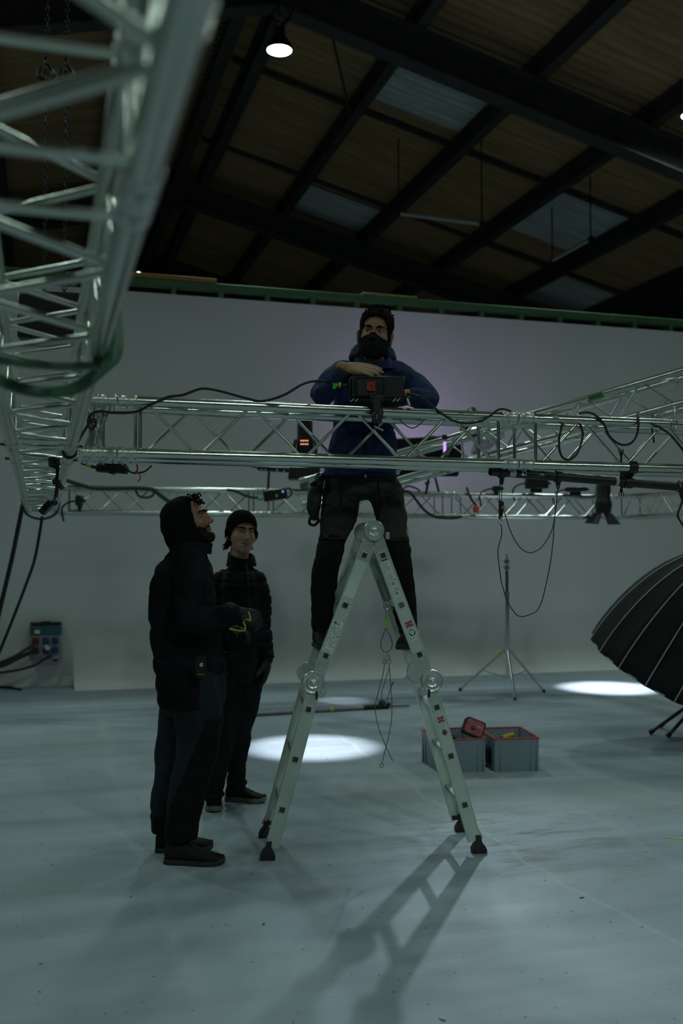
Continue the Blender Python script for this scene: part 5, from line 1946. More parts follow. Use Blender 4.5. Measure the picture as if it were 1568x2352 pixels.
def ring_clamp(label, px, size=1.0, wing=False, up=True):
    c = PP(px, 1082 + (px - 1126) * 35 / 426)
    t = thing('pipe_clamp', label, 'clamp', c, group='clamps on the black pipe')
    M = Mz((0, 0, 0), pd)
    w_ = 0.016 * size
    build('clamp_ring', MB().lathe([(0.0256, -w_), (0.031, -w_), (0.0325, 0), (0.031, w_), (0.0256, w_)], 20, M), BLACKP, t)
    if wing:
        build('clamp_block', MB().box((0, 0.0, 0.05), (0.055, 0.05, 0.04), b=0.006), BLACKP, t)
        build('clamp_jaw', MB().lathe([(0.0262, -0.022), (0.034, -0.022), (0.034, 0.022), (0.0262, 0.022)], 20, Mz((0, FY - HC - 4.66, FZ - HC - c.z), (1, 0, 0))), BLACKP, t)
        for zz_ in (-0.055, 0.165):
            s_ = -1 if zz_ < 0 else 1
            wn = build('wing_nut', MB().tube((-0.02, 0.03, zz_ - s_ * 0.02), (-0.02, 0.03, zz_), 0.009, n=10), BLACKP, t)
            for q in (-1, 0, 1):
                build('wing', MB().box((-0.02 + 0.014 * q, 0.03, zz_ + s_ * 0.008), (0.006, 0.006, 0.02), b=0.002), BLACKP, wn)
        build('clamp_stem', MB().tube((-0.02, 0.03, -0.05), (-0.02, 0.03, 0.15), 0.006, n=8), DARKMETAL, t)
    else:
        build('clamp_lug', MB().box((0, 0, -0.036), (0.02, 0.026, 0.026), b=0.004), BLACKP, t)
        build('clamp_eye', MB().poly([(0.0, 0.012 * math.cos(a), -0.052 + 0.012 * math.sin(a)) for a in [k * PI / 5 for k in range(10)]], 0.004, 6, closed=True), DARKMETAL, t)
    return t


ring_clamp('black ring clamp at the open end of the black pipe', 1152)
ring_clamp('black ring clamp on the middle of the black pipe, cord tied to it', 1281)
ring_clamp('wing-nut coupler joining the black pipe to the truss', 1441, 1.6, True)
ring_clamp('black ring clamp on the pipe at the right edge', 1565, 1.3)
DP = None


def pwd(x, y, o=0.0):
    return pw(x, y, 4.66 / (CA - (x - 784) / FPX * SA) + o)


# safety strap and cords
t = thing('ratchet_strap', 'black safety strap with red and orange pull hanging from the pipe end', 'strap', pwd(1150, 1102))
o0 = pwd(1150, 1102)
for x in (1147.5, 1152.5):
    build('wire', MB().tube(pwd(x, 1102) - o0, pwd(x - 1, 1152) - o0, 0.0022, n=6), DARKMETAL, t)
build('strap_body', MB().poly([pwd(x, y) - o0 for x, y in ((1148, 1150), (1148, 1170), (1148, 1192))], 0.0075, 8), BLACKP, t)
build('strap_knot', MB().ell(pwd(1152, 1157) - o0, (0.012, 0.012, 0.014)), CABLE, t)
build('red_band', MB().tube(pwd(1154, 1167, -0.01) - o0, pwd(1153.5, 1170, -0.01) - o0, 0.0065, n=8), REDP, t)
build('pull_handle', MB().tube(pwd(1153.5, 1170, -0.01) - o0, pwd(1151, 1188, -0.01) - o0, 0.006, n=8), BLACKP, t)
build('orange_band', MB().tube(pwd(1151, 1187, -0.01) - o0, pwd(1150.6, 1189.5, -0.01) - o0, 0.0065, n=8), ORANGEP, t)
build('steel_ring', MB().poly([pwd(1148 + 4 * math.cos(a), 1198 + 6 * math.sin(a)) - o0 for a in [k * PI / 6 for k in range(12)]], 0.002, 6, closed=True), CHROME, t)
cable('safety_cord', 'thin black cord hanging in a long loop from the strap up to the pipe clamp', [pwd(x, y) for x, y in ((1149, 1204), (1152, 1215), (1151, 1232), (1146, 1250), (1143, 1268), (1146, 1300), (1152, 1340), (1165, 1380), (1182, 1408), (1196, 1416), (1212, 1413), (1232, 1403), (1244, 1380), (1254, 1340), (1264, 1290), (1270, 1240), (1272, 1205), (1276, 1170), (1279, 1140), (1281, 1122))], 0.0026, cat='cord')
cable('safety_cord', 'thin black cord hanging in a short loop above the long loop', [pwd(x, y, 0.02) for x, y in ((1153, 1160), (1160, 1182), (1172, 1220), (1188, 1250), (1205, 1266), (1222, 1269), (1242, 1258), (1258, 1236), (1270, 1208), (1276, 1165), (1281, 1122))], 0.0026, cat='cord')
cable('safety_cord', 'black cable hanging at the right edge below the pipe', [pw(x, y, 5.4) for x, y in ((1556, 1108), (1560, 1120), (1563, 1135), (1566, 1152), (1556, 1182), (1564, 1200), (1580, 1225))], 0.006, cat='cord')

# ---- driver box under the left of the front truss
c = pw(258, 1077, 4.85)
t = thing('driver_box', 'black driver box with green and orange plug strapped under the front truss at left', 'driver box', c, (0, R(4), -AZ))
build('case', MB().box((0, 0, 0), (0.15, 0.06, 0.04), b=0.006), BLACKP, t)
for k in range(5):
    build('cooling_fin', MB().box((0.0, -0.024 + 0.012 * k, 0.023), (0.13, 0.004, 0.008)), BLACKP, t, smooth=False)
build('strap', MB().poly([(0.0, 0.034, -0.024), (0.0, -0.034, -0.024), (0.0, -0.034, 0.026), (0.0, 0.0, 0.055), (0, 0.034, 0.026)], 0.008, 6, closed=True, flat=0.4), CABLE, t)
build('plug', MB().tube((-0.075, 0, 0.0), (-0.105, 0, 0.006), 0.008, n=10), BLACKP, t)
build('orange_ring', MB().tube((-0.105, 0, 0.006), (-0.113, 0, 0.0075), 0.009, n=10), ORANGEP, t)
build('green_tape', MB().tube((-0.113, 0, 0.0075), (-0.128, 0, 0.011), 0.0085, n=10), GREENP, t)
build('lead', MB().poly(spline([(-0.128, 0, 0.011), (-0.15, 0, 0.015), (-0.165, 0, 0.03), (-0.175, 0, 0.045)], 5), 0.0045, 8), CABLE, t)
build('lead', MB().poly(spline([(0.075, 0, 0.0), (0.1, 0, -0.012), (0.13, 0, -0.01), (0.16, 0, 0.0), (0.19, 0, 0.03)], 5), 0.0045, 8), CABLE, t)
build('red_strap', MB().poly(spline([(0.12, -0.01, 0.03), (0.125, -0.012, 0.0), (0.115, -0.012, -0.01), (0.14, -0.012, -0.02), (0.14, -0.012, -0.04), (0.13, -0.012, -0.055)], 5), 0.007, 8, flat=0.3), REDTAPE, t)

# ================================================================== gear on the overhead truss
def sling(name, label, y, pts_low, r, m, flat=0.6):
    mb = MB().poly(spline(pts_low, 6), r, 8, flat=flat)
    return tag(build(name, mb, m), label, 'sling')


GS = mat('green_sling_fabric', (0.035, 0.1, 0.055), 0.5, 0, 0.2, 12, sheen=0.3)
ys = 2.4
zc = lz(ys)
lo, hi = zc - HC - CR - 0.008, zc + HC + CR + 0.012
e = HC + CR + 0.01
sling('round_sling', 'green round sling wrapped under the overhead truss at left', ys,
      [(e + 0.004, ys + 0.04, hi - 0.05), (e + 0.004, ys + 0.03, zc), (e, ys, lo + 0.03), (e - 0.03, ys, lo), (0.0, ys - 0.02, lo - 0.012), (-e + 0.03, ys - 0.03, lo), (-e, ys - 0.03, lo + 0.03), (-e - 0.006, ys - 0.04, lo + 0.07), (-e - 0.012, ys - 0.06, lo + 0.03), (-e + 0.0, ys - 0.08, lo - 0.02), (-e * 0.3, ys - 0.1, lo - 0.08), (e * 0.4, ys - 0.08, lo - 0.075), (e - 0.02, ys - 0.02, lo - 0.01), (e + 0.012, ys + 0.02, lo + 0.04), (e + 0.01, ys + 0.05, zc), (e + 0.008, ys + 0.06, hi - 0.06)], 0.017, GS)
yb = 9.7
zb_ = lz(yb)
sling('round_sling', 'dark blue sling round the far end of the overhead truss', yb,
      [(e, yb, zb_ + 0.1), (e, yb, zb_ - 0.12), (0.06, yb - 0.02, zb_ - 0.2), (-0.06, yb - 0.02, zb_ - 0.2), (-e, yb, zb_ - 0.12), (-e, yb, zb_ + 0.1), (-0.06, yb, zb_ + HC + CR + 0.02), (0.06, yb, zb_ + HC + CR + 0.02), (e, yb, zb_ + 0.09)], 0.02, mat('blue_sling_fabric', (0.02, 0.06, 0.09), 0.6))
n = 0
for yy, side in ((4.42, -1), (4.42, 1), (5.02, -1), (5.02, 1)):
    c = Vector((side * HC, yy, lz(yy) - HC))
    t = thing('pipe_collar', ['left near', 'right near', 'left far', 'right far'][n] + ' steel collar of the four on the overhead truss\'s lower tubes', 'collar', c, group='steel collars on the overhead truss')
    build('ring', MB().lathe([(0.0255, -0.012), (0.0275, -0.012), (0.029, -0.009), (0.0275, -0.006), (0.0275, 0.006), (0.029, 0.009), (0.0275, 0.012), (0.0255, 0.012)], 20, Mz((0, 0, 0), (0, 1, 0))), STEEL, t)
    build('screw', MB().tube((side * 0.027, 0, 0.0), (side * 0.048, 0, 0.002), 0.006, n=8), BLACKP, t)
    n += 1

# articulated arm with a small sensor box
ca_ = Vector((HC, 4.63, lz(4.63) - HC))
arm = thing('articulated_arm', 'black articulated arm with a small box at its end, clamped under the overhead truss', 'mount', ca_)
K = lambda px, py, D=4.6: pw(px, py, D) - ca_
build('clamp', MB().box(K(124, 1060), (0.05, 0.05, 0.04), b=0.008), BLACKP, arm)
build('clamp_hook', MB().lathe([(0.026, -0.015), (0.034, -0.015), (0.034, 0.015), (0.026, 0.015)], 18, Mz((0, 0, 0), (0, 1, 0))), BLACKP, arm)
build('clamp_lever', MB().tube(K(112, 1068), K(128, 1074), 0.007, n=8), BLACKP, arm)
build('ball_joint', MB().ell(K(131, 1066), 0.014), BLACKP, arm)
build('arm_tube', MB().tube(K(133, 1068), K(130, 1105), 0.0085, n=10), BLACKP, arm)
build('elbow_joint', MB().lathe([(0.001, -0.018), (0.016, -0.018), (0.016, 0.018), (0.001, 0.018)], 14, Mz(K(130, 1107), (SA, CA, 0))), BLACKP, arm)
build('elbow_knob', MB().tube(K(133, 1108, 4.57), K(143, 1122, 4.56), 0.009, 0.012, n=8), BLACKP, arm)
build('arm_tube', MB().tube(K(132, 1110), K(128, 1142), 0.0085, n=10), BLACKP, arm)
build('chrome_collar', MB().tube(K(128, 1142), K(126.5, 1150), 0.011, n=12), CHROME, arm)
build('ball_joint', MB().ell(K(125, 1154), 0.015), BLACKP, arm)
Mx = Matrix.Translation(K(107, 1166)) @ Matrix.Rotation(-AZ, 4, 'Z') @ Matrix.Rotation(R(-48), 4, 'Y')
sb = build('sensor_box', MB().box((0, 0, 0), (0.07, 0.045, 0.03), Mx, b=0.003), BLACKP, arm)
build('sensor_window', MB().box((0, -0.0232, 0.0), (0.04, 0.002, 0.02), Mx, b=0.0005), mat('smoked_window', (0.03, 0.03, 0.032), 0.2), sb)

# black speaker-like box on chains beyond the overhead truss
c = pw(128, 735, 7.6)
t = thing('hanging_box', 'black box hanging on chains behind the overhead truss', 'speaker', c, (0, 0, -AZ + R(10)))
build('cabinet', MB().box((0.02, 0, 0), (0.56, 0.34, 0.36), b=0.012), BLACKP, t)
build('grille', MB().box((0, -0.172, 0), (0.5, 0.012, 0.32), b=0.004), mat('grille_mesh', (0.01, 0.01, 0.01), 0.8, 0, 0.4, 300), t)
for s in (-0.09, 0.06):
    ch = MB()
    top = roof_z((c + Vector((s, 0, 0))).x) - 0.1 - c.z
    k = 0
    z_ = 0.15
    while z_ < 3.2:
        M = Matrix.Translation((s, 0, z_ + 0.02)) @ Matrix.Rotation(PI / 2 * (k % 2), 4, 'Z')
        ch.poly([M @ Vector((0.014 * math.cos(a), 0, 0.027 * math.sin(a))) for a in [q * PI / 5 for q in range(10)]], 0.005, 5, closed=True)
        z_ += 0.042
        k += 1
    o = build('chain', ch, DARKMETAL, t)
    o['kind'] = 'stuff'
    build('hanger_rod', MB().tube((s, 0, 3.2), (s, 0, top), 0.01, n=6), DARKMETAL, t)
    build('chain_hook', MB().poly(spline([(s, 0, 2.05), (s, -0.03, 2.0), (s + 0.05, -0.03, 1.93), (s + 0.02, -0.03, 1.85), (s - 0.05, -0.03, 1.88), (s - 0.05, -0.03, 1.96)], 5), 0.016, 8), BLACKP, t)

# ================================================================== fixtures on the far and sloping trusses
def dfar(px, off=0.0):
    return (FARY - HC + off) / (CA - (px - 784) / FPX * SA)


# moving head standing on the far truss
c = py_at(700, 1128, 10.08)
t = thing('moving_head_light', 'black moving-head light with two rows of orange lamps on the far truss', 'stage light', (c.x, c.y, FARZ + HC + CR), (0, 0, -AZ))
sc_ = 9.95 / FPX
build('clamp', MB().box((0, 0, 0.05), (0.1, 0.09, 0.1), b=0.01), mat('cast_clamp', (0.25, 0.25, 0.24), 0.5, 0.6), t)
secs = [[(-0.17, -0.14, 0.1), (0.17, -0.14, 0.1), (0.17, 0.14, 0.1), (-0.17, 0.14, 0.1)], [(-0.155, -0.13, 0.24), (0.155, -0.13, 0.24), (0.155, 0.13, 0.24), (-0.155, 0.13, 0.24)], [(-0.12, -0.11, 0.27), (0.12, -0.11, 0.27), (0.12, 0.11, 0.27), (-0.12, 0.11, 0.27)]]
build('base', MB().loft(secs), BLACKP, t)
for s in (-1, 1):
    build('yoke_arm', MB().loft([[(s * 0.1 - 0.02, -0.07, 0.26), (s * 0.1 + 0.02, -0.07, 0.26), (s * 0.1 + 0.02, 0.07, 0.26), (s * 0.1 - 0.02, 0.07, 0.26)], [(s * 0.115 - 0.018, -0.06, 0.42), (s * 0.115 + 0.018, -0.06, 0.42), (s * 0.115 + 0.018, 0.06, 0.42), (s * 0.115 - 0.018, 0.06, 0.42)], [(s * 0.1 - 0.012, -0.03, 0.52), (s * 0.1 + 0.012, -0.03, 0.52), (s * 0.1 + 0.012, 0.03, 0.52), (s * 0.1 - 0.012, 0.03, 0.52)]]), BLACKP, t)
hd2 = build('head', MB().lathe([(0.001, 0.3), (0.075, 0.3), (0.088, 0.33), (0.088, 0.5), (0.08, 0.56), (0.082, 0.66), (0.078, 0.72), (0.001, 0.72)], 24), BLACKP, t)
GLOW = mat('orange_led', (0.9, 0.4, 0.25), emit=(1.0, 0.35, 0.2), estr=1.6)
for r_ in range(2):
    for k in range(4):
        build('led', MB().ell((-0.036 + 0.022 * k, -0.0875, 0.5 - r_ * 0.036), (0.008, 0.005, 0.006), nu=8, nv=6), GLOW, hd2)
# dark light bar beside it
c = pw(628, 1078, dfar(628) - 0.13)
t = thing('light_bar', 'short black light bar with small lenses left of the moving head', 'stage light', (c.x, c.y, c.z), (0, R(4), -AZ))
build('bar', MB().box((0, 0, 0), (0.33, 0.05, 0.045), b=0.01), BLACKP, t)
for k in (-0.12, -0.08, 0.04, 0.11):
    build('lens', MB().ell((k, -0.027, -0.01), (0.009, 0.005, 0.009), nu=10, nv=6), STEEL, t)
build('bracket', MB().tube((-0.05, 0.05, 0.0), (-0.05, 0.12, FARZ + HC - c.z), 0.012, n=8), BLACKP, t)
build('lead', MB().poly(spline([(-0.16, 0, 0), (-0.24, 0, 0.02), (-0.3, 0, 0.02)], 5), 0.01, 6), CABLE, t)
# slanted ballast box on the far truss
c = pw(632, 1137, dfar(632) - 0.085)
t = thing('ballast_box', 'black box with blue light and yellow mark slanting across the far truss', 'power box', c, (0, R(-9), -AZ))
build('case', MB().box((0, 0, 0), (0.24, 0.1, 0.105), b=0.008), BLACKP, t)
build('handle', MB().poly(spline([(0.12, 0, 0.05), (0.16, 0, 0.04), (0.165, 0, -0.02), (0.12, 0, -0.045)], 5), 0.009, 8), BLACKP, t)
build('blue_light', MB().ell((0.085, -0.052, 0.02), (0.013, 0.004, 0.015)), mat('blue_led', (0.2, 0.4, 0.8), emit=(0.25, 0.5, 1.0), estr=0.35), t)
build('yellow_mark', MB().ell((0.015, -0.051, -0.012), (0.016, 0.003, 0.018)), mat('olive_yellow', (0.3, 0.32, 0.03)), t)
build('green_plug', MB().tube((-0.13, 0, -0.02), (-0.185, 0, -0.02), 0.012, n=8), GREENP, t)
# barn-door light hanging below the far truss
c = pw(1387, 1118, dfar(1387) - 0.22)
t = thing('barn_door_light', 'black barn-door light hanging from the far truss over the bright floor spot', 'stage light', c, (0, R(3), -AZ))
build('clamp', MB().box((0, 0.13, -0.03), (0.07, 0.24, 0.14), b=0.008), BLACKP, t)
build('housing', MB().lathe([(0.001, 0.02), (0.07, 0.02), (0.075, -0.02), (0.072, -0.12), (0.088, -0.16), (0.095, -0.19), (0.09, -0.27), (0.08, -0.3), (0.07, -0.3), (0.068, -0.27), (0.001, -0.26)], 22), BLACKP, t)
build('lens', MB().lathe([(0.001, -0.292), (0.04, -0.288), (0.067, -0.278), (0.067, -0.274), (0.001, -0.274)], 20), mat('lens_glow', (0.9, 0.9, 0.9), emit=(1, 1, 1), estr=1.5), t)
for k in range(4):
    a = k * PI / 2 + 0.5
    dr = Vector((math.cos(a), math.sin(a), 0))
    tn = Vector((-math.sin(a), math.cos(a), 0))
    M = Mxyz(dr * 0.08 + Vector((0, 0, -0.3)), tn, (dr * 0.62 + Vector((0, 0, -0.78))).normalized(), (dr * 0.78 + Vector((0, 0, 0.62))).normalized())
    build('barn_door', MB().prism([(-0.06, 0), (0.06, 0), (0.1, 0.15), (-0.1, 0.15)], 0.004, M), BLACKP, t, smooth=False)
# small gear along the far truss top
def far_box(px, py, wpx, hpx, name, label, cat, m=None, D=None):
    D = dfar(px) - 0.075
    c = pw(px, py, D)
    t = thing(name, label, cat, c, (0, 0, -AZ))
    wd, hh = wpx / FPX * D, hpx / FPX * D
    build('case', MB().box((0, 0, 0), (wd, 0.1, hh), b=0.01), m or BLACKP, t)
    build('foot', MB().box((0, 0.03, -hh / 2 - 0.02), (wd * 0.5, 0.06, 0.05), b=0.005), BLACKP, t)
    build('knob', MB().tube((wd / 2, 0, 0), (wd / 2 + 0.03, 0, 0), 0.015, n=10), BLACKP, t)
    build('lead', MB().poly(spline([(-wd / 2, 0, 0), (-wd / 2 - 0.08, 0, -0.02), (-wd / 2 - 0.14, 0, -0.08), (-wd / 2 - 0.12, 0, -0.2)], 5), 0.01, 6), CABLE, t)
    return t


far_box(1232, 1110, 52, 25, 'power_box', 'black power box on the far truss under the black pipe', 'power box')
far_box(1322, 1124, 48, 10, 'dimmer_box', 'flat black dimmer box on the far truss left of the barn-door light', 'power box')
far_box(1140, 1122, 20, 12, 'clamp_box', 'small black box on the far truss below the pipe\'s open end', 'power box')
far_box(182, 1150, 14, 24, 'control_box', 'small black box hanging on the left end of the far truss', 'power box')
c = pw(1093, 1170, dfar(1093) - 0.05)
t = thing('orange_plug', 'round orange plug hanging on the far truss', 'plug', c)
build('shell', MB().lathe([(0.001, -0.04), (0.03, -0.035), (0.036, 0.0), (0.03, 0.03), (0.012, 0.045), (0.001, 0.05)], 14), ORANGER, t)
build('lead', MB().poly(spline([(0, 0, 0.045), (-0.05, 0.0, 0.1), (-0.09, 0, 0.18), (-0.1, 0.02, 0.24)], 5), 0.012, 6), CABLE, t)
cable('power_cable', 'grey cable bundle draped over the left part of the far truss', [py_at(x, y, 10.02) for x, y in ((150, 1102), (180, 1112), (215, 1121), (260, 1122), (310, 1121), (350, 1124), (365, 1135), (385, 1150), (420, 1175))], 0.02, mat('grey_cable', (0.04, 0.045, 0.045), 0.6))
cable('power_cable', 'thin cable looping below the top tube at the left of the far truss', [py_at(x, y, 10.03) for x, y in ((310, 1122), (318, 1138), (335, 1143), (350, 1138), (356, 1124))], 0.012, mat('grey_cable', (0.04, 0.045, 0.045), 0.6))
cable('power_cable', 'grey cable drooping along the far truss to the ballast box', [py_at(x, y, 10.0) for x, y in ((520, 1124), (540, 1128), (560, 1137), (578, 1142), (592, 1143))], 0.014, mat('grey_cable', (0.04, 0.045, 0.045), 0.6))
cable('power_cable', 'black cable drooping from the far truss right of the ladder man', [py_at(x, y, 10.0) for x, y in ((925, 1128), (940, 1130), (955, 1148), (975, 1172), (1000, 1187), (1040, 1190), (1060, 1186))], 0.015)
cable('power_cable', 'thin black cable arcing above the far truss right of the ladder man', [py_at(x, y, 10.05) for x, y in ((920, 1128), (935, 1117), (952, 1120), (965, 1128))], 0.01)

# black flag panel behind the sloping truss
a = pw(912, 1007, 10.75)
b_ = pw(1072, 1002, 10.75)
c = pw(1050, 1092, 10.75)
ce = pw(985, 1048, 10.75)
fl = thing('black_flag_panel', 'large black flag panel behind the sloping truss, right of the ladder man', 'panel', ce, (0, 0, -AZ))
PF = lambda px, py: pix(px, py, 10.75) - pix(985, 1048, 10.75)
ol = [PF(905, 1010), PF(905, 1092), PF(1050, 1092), PF(1064, 1001)]
build('fabric', MB().prism([(v.x, v.z) for v in ol], 0.03, Mxyz((0, 0.015, 0), Vector((1, 0, 0)), Vector((0, 0, 1)), Vector((0, -1, 0)))), mat('black_flag_fabric', (0.006, 0.006, 0.007), 0.95), fl, smooth=False)
for p_, q_ in ((ol[0], ol[3]), (ol[1], ol[2]), (ol[2], ol[3]), (ol[0], ol[1])):
    build('frame_tube', MB().tube(p_, q_, 0.012, n=8), BLACKP, fl)
build('stem', MB().tube(PF(985, 1092), PF(978, 1135), 0.014, n=8), BLACKP, fl)
build('stem_knob', MB().tube(PF(976, 1112), PF(986, 1106), 0.016, n=8), BLACKP, fl)
wf = thing('violet_wash_fixture', 'black wash light hidden behind the flag panel, throwing violet on the wall', 'stage light', WASH)
wd_ = (py_at(960, 860, 11.55) - WASH).normalized()
MW = Mz((0, 0, 0), wd_)
build('housing', MB().lathe([(0.17, -0.006), (0.19, -0.01), (0.19, -0.05), (0.12, -0.12), (0.001, -0.12)], 20, MW), BLACKP, wf)
build('stem', MB().tube((0, 0, -0.05), (0, -0.3, FARZ + HC - WASH.z), 0.014, n=8), BLACKP, wf)
# violet tube and its holder
vt = thing('violet_tube_lamp', 'small violet glowing tube lamp on the sloping truss', 'lamp', VIO, (0, 0, -AZ))
build('glass', MB().tube((0, 0, -0.045), (0, 0, 0.05), 0.013, n=14), mat('violet_glow', (0.6, 0.4, 0.9), emit=(0.62, 0.3, 1.0), estr=1.1), vt)
build('cap', MB().tube((0, 0, 0.07), (0, 0, 0.11), 0.024, n=14), BLACKP, vt)
build('cap', MB().tube((0, 0, -0.085), (0, 0, -0.045), 0.024, n=14), BLACKP, vt)
build('arm', MB().tube((0, 0, -0.07), (0.05, 0.2, -0.2), 0.012, n=8), BLACKP, vt)
# key spot on the sloping truss
kt = thing('truss_spot_fixture', 'small black spotlight standing on the sloping truss behind the front truss', 'stage light', KEY)
kd = (cw(1.35, 3.9, 0.0) - KEY).normalized()
MK = Mz((0, 0, 0), -kd)
build('can', MB().lathe([(0.05, -0.01), (0.058, -0.015), (0.06, 0.02), (0.058, 0.14), (0.045, 0.17), (0.02, 0.18), (0.001, 0.18), (0.001, 0.17), (0.048, 0.13), (0.05, -0.01)], 20, MK, caps=False), BLACKP, kt)
build('yoke', MB().poly(spline([MK @ Vector((0.064, 0, 0.07)), MK @ Vector((0.07, 0.0, 0.1)) - Vector((0, 0, 0.05)), Vector((0, 0.03, -0.08)), MK @ Vector((-0.07, 0.0, 0.1)) - Vector((0, 0, 0.05)), MK @ Vector((-0.064, 0, 0.07))], 5), 0.007, 6), BLACKP, kt)
build('clamp', MB().box((0, 0.03, -0.11), (0.05, 0.05, 0.09), b=0.006), BLACKP, kt)
c = pw(1068, 996, 9.15)
t = thing('camera_head', 'small black camera head hanging under the sloping truss', 'camera', c, (0, 0, -AZ))
build('body', MB().box((0, 0, 0), (0.09, 0.08, 0.12), b=0.01), BLACKP, t)
build('lens', MB().tube((0, -0.04, 0), (-0.01, -0.08, -0.01), 0.03, n=14), BLACKP, t)
build('arm', MB().tube((0.01, 0, 0.06), (0.05, 0.0, 0.12), 0.018, n=8), BLACKP, t)
# crumpled clear film caught on the sloping truss
rr = random.Random(6)
film = mat('clear_film', (0.75, 0.75, 0.78), 0.12, 0, 0.05, 5, trans=0.85)
vs, fs = [], []
nu_, nv_ = 16, 9
f0, f1 = pw(1085, 1035, 8.95), pw(1155, 985, 8.75)
for j in range(nv_):
    for i in range(nu_):
        u, v = i / (nu_ - 1), j / (nv_ - 1)
        p = f0.lerp(f1, u) + Vector((rr.uniform(-0.02, 0.02), rr.uniform(-0.025, 0.025), -0.14 * v + 0.05 + rr.uniform(-0.02, 0.02)))
        vs.append(p)
fs = [(j * nu_ + i, j * nu_ + i + 1, (j + 1) * nu_ + i + 1, (j + 1) * nu_ + i) for j in range(nv_ - 1) for i in range(nu_ - 1)]
o = build('plastic_film', MB().add(vs, fs), film, smooth=False)
s = o.modifiers.new('thickness', 'SOLIDIFY')
s.thickness = 0.002
tag(o, 'crumpled clear plastic film catching light on the sloping truss', 'film')

# ================================================================== on the floor
# distribution box on the plain left end of the wall
yb = WALL_Y
c = py_at(105, 1472, yb - 0.1)
t = thing('socket_box', 'grey power distribution box with red and blue sockets on the left end of the wall', 'power box', c)
GREYB = mat('grey_case', (0.3, 0.32, 0.32), 0.6)
s_ = 10.9 / FPX
W_, H_ = 72 * s_, 84 * s_
build('case', MB().box((0, 0, -0.02), (W_, 0.16, H_ * 0.9), b=0.01), GREYB, t)
build('lid', MB().box((0, -0.086, H_ * 0.3), (W_ * 0.96, 0.02, H_ * 0.24), b=0.005), mat('teal_window', (0.03, 0.12, 0.14), 0.3), t)
build('lid_label', MB().box((-W_ * 0.26, -0.098, H_ * 0.27), (W_ * 0.16, 0.004, H_ * 0.1)), WHITEP, t, smooth=False)
build('carry_handle', MB().box((0, 0, H_ * 0.47), (W_ * 0.98, 0.14, H_ * 0.08), b=0.01).box((0, 0, H_ * 0.51), (W_ * 0.3, 0.06, H_ * 0.05), b=0.005), BLACKP, t)['kind'] = 'stuff'
for i, x in enumerate((-0.31, 0.0, 0.28)):
    for j, z_ in enumerate((0.02, -0.24)):
        m_ = mat('socket_red', (0.22, 0.02, 0.02), 0.5) if i == 0 else mat('socket_blue', (0.02, 0.05, 0.25), 0.5)
        k = build('socket', MB().box((x * W_, -0.09, z_ * H_), (W_ * 0.2, 0.03, H_ * 0.17), b=0.006), m_, t)
        build('socket_flap', MB().box((x * W_, -0.108, z_ * H_ + H_ * 0.03), (W_ * 0.18, 0.012, H_ * 0.1), b=0.004), m_, k)
build('white_plug', MB().tube((0.0, -0.1, -0.06 * H_ - 0.03), (0.02, -0.17, -0.16 * H_), 0.025, n=10), WHITEP, t)
build('stub_foot', MB().box((W_ * 0.3, 0, -H_ * 0.5), (0.05, 0.08, 0.05), b=0.005), BLACKP, t)
build('wall_bracket', MB().box((0, 0.06, -0.02), (W_ * 0.6, 0.12, H_ * 0.3)), GREYB, t, smooth=False)
yc = yb - 0.25
cable('power_cable', 'thick black cable hanging from the overhead truss, the left one of two', [py_at(x, y, 9.5) for x, y in ((52, 1160), (44, 1200), (30, 1270), (15, 1335), (2, 1390), (-12, 1450))], 0.02)
cable('power_cable', 'black cable hanging from the overhead truss, the right one of two', [py_at(x, y, 9.6) for x, y in ((97, 1186), (90, 1230), (78, 1290), (55, 1355), (30, 1420), (8, 1475), (-15, 1530))], 0.014)
cable('power_cable', 'black cable running from the red socket to the left edge', [py_at(86, 1492, yc), py_at(66, 1500, yc - 0.02), py_at(40, 1512, yc - 0.05), py_at(15, 1525, yc - 0.1), py_at(-15, 1535, yc - 0.1)], 0.022)
cable('power_cable', 'grey cable running from the socket box top row to the left edge', [py_at(84, 1478, yc), py_at(62, 1490, yc - 0.02), py_at(35, 1507, yc - 0.05), py_at(0, 1522, yc - 0.1), py_at(-20, 1528, yc - 0.1)], 0.016, mat('grey_cable', (0.04, 0.045, 0.045), 0.6))
cable('power_cable', 'cable drooping from under the socket box down to the floor', [py_at(118, 1506, yc + 0.05), py_at(100, 1515, yc), py_at(80, 1528, yc - 0.05), py_at(45, 1538, yc - 0.1), py_at(10, 1544, yc - 0.15), py_at(-20, 1548, yc - 0.15)], 0.014)
cable('floor_cable', 'black cable lying in a flat bend on the floor at the left edge', [gw(x, y, 0.018) for x, y in ((-20, 1547), (20, 1546), (55, 1550), (73, 1554), (70, 1558), (40, 1560), (10, 1558), (-20, 1556))], 0.016)
cable('floor_cable', 'black cable end lying on the floor below the flat bend', [gw(x, y, 0.014) for x, y in ((-20, 1560), (10, 1566), (25, 1578), (48, 1584), (40, 1582), (20, 1579), (-20, 1577))], 0.012)

# two grey crates
CRATE = mat('grey_crate_plastic', (0.24, 0.3, 0.35), 0.55, 0, 0.06, 6, 0.05, 80)
CRIM = mat('red_rim', (0.5, 0.06, 0.04), 0.5)


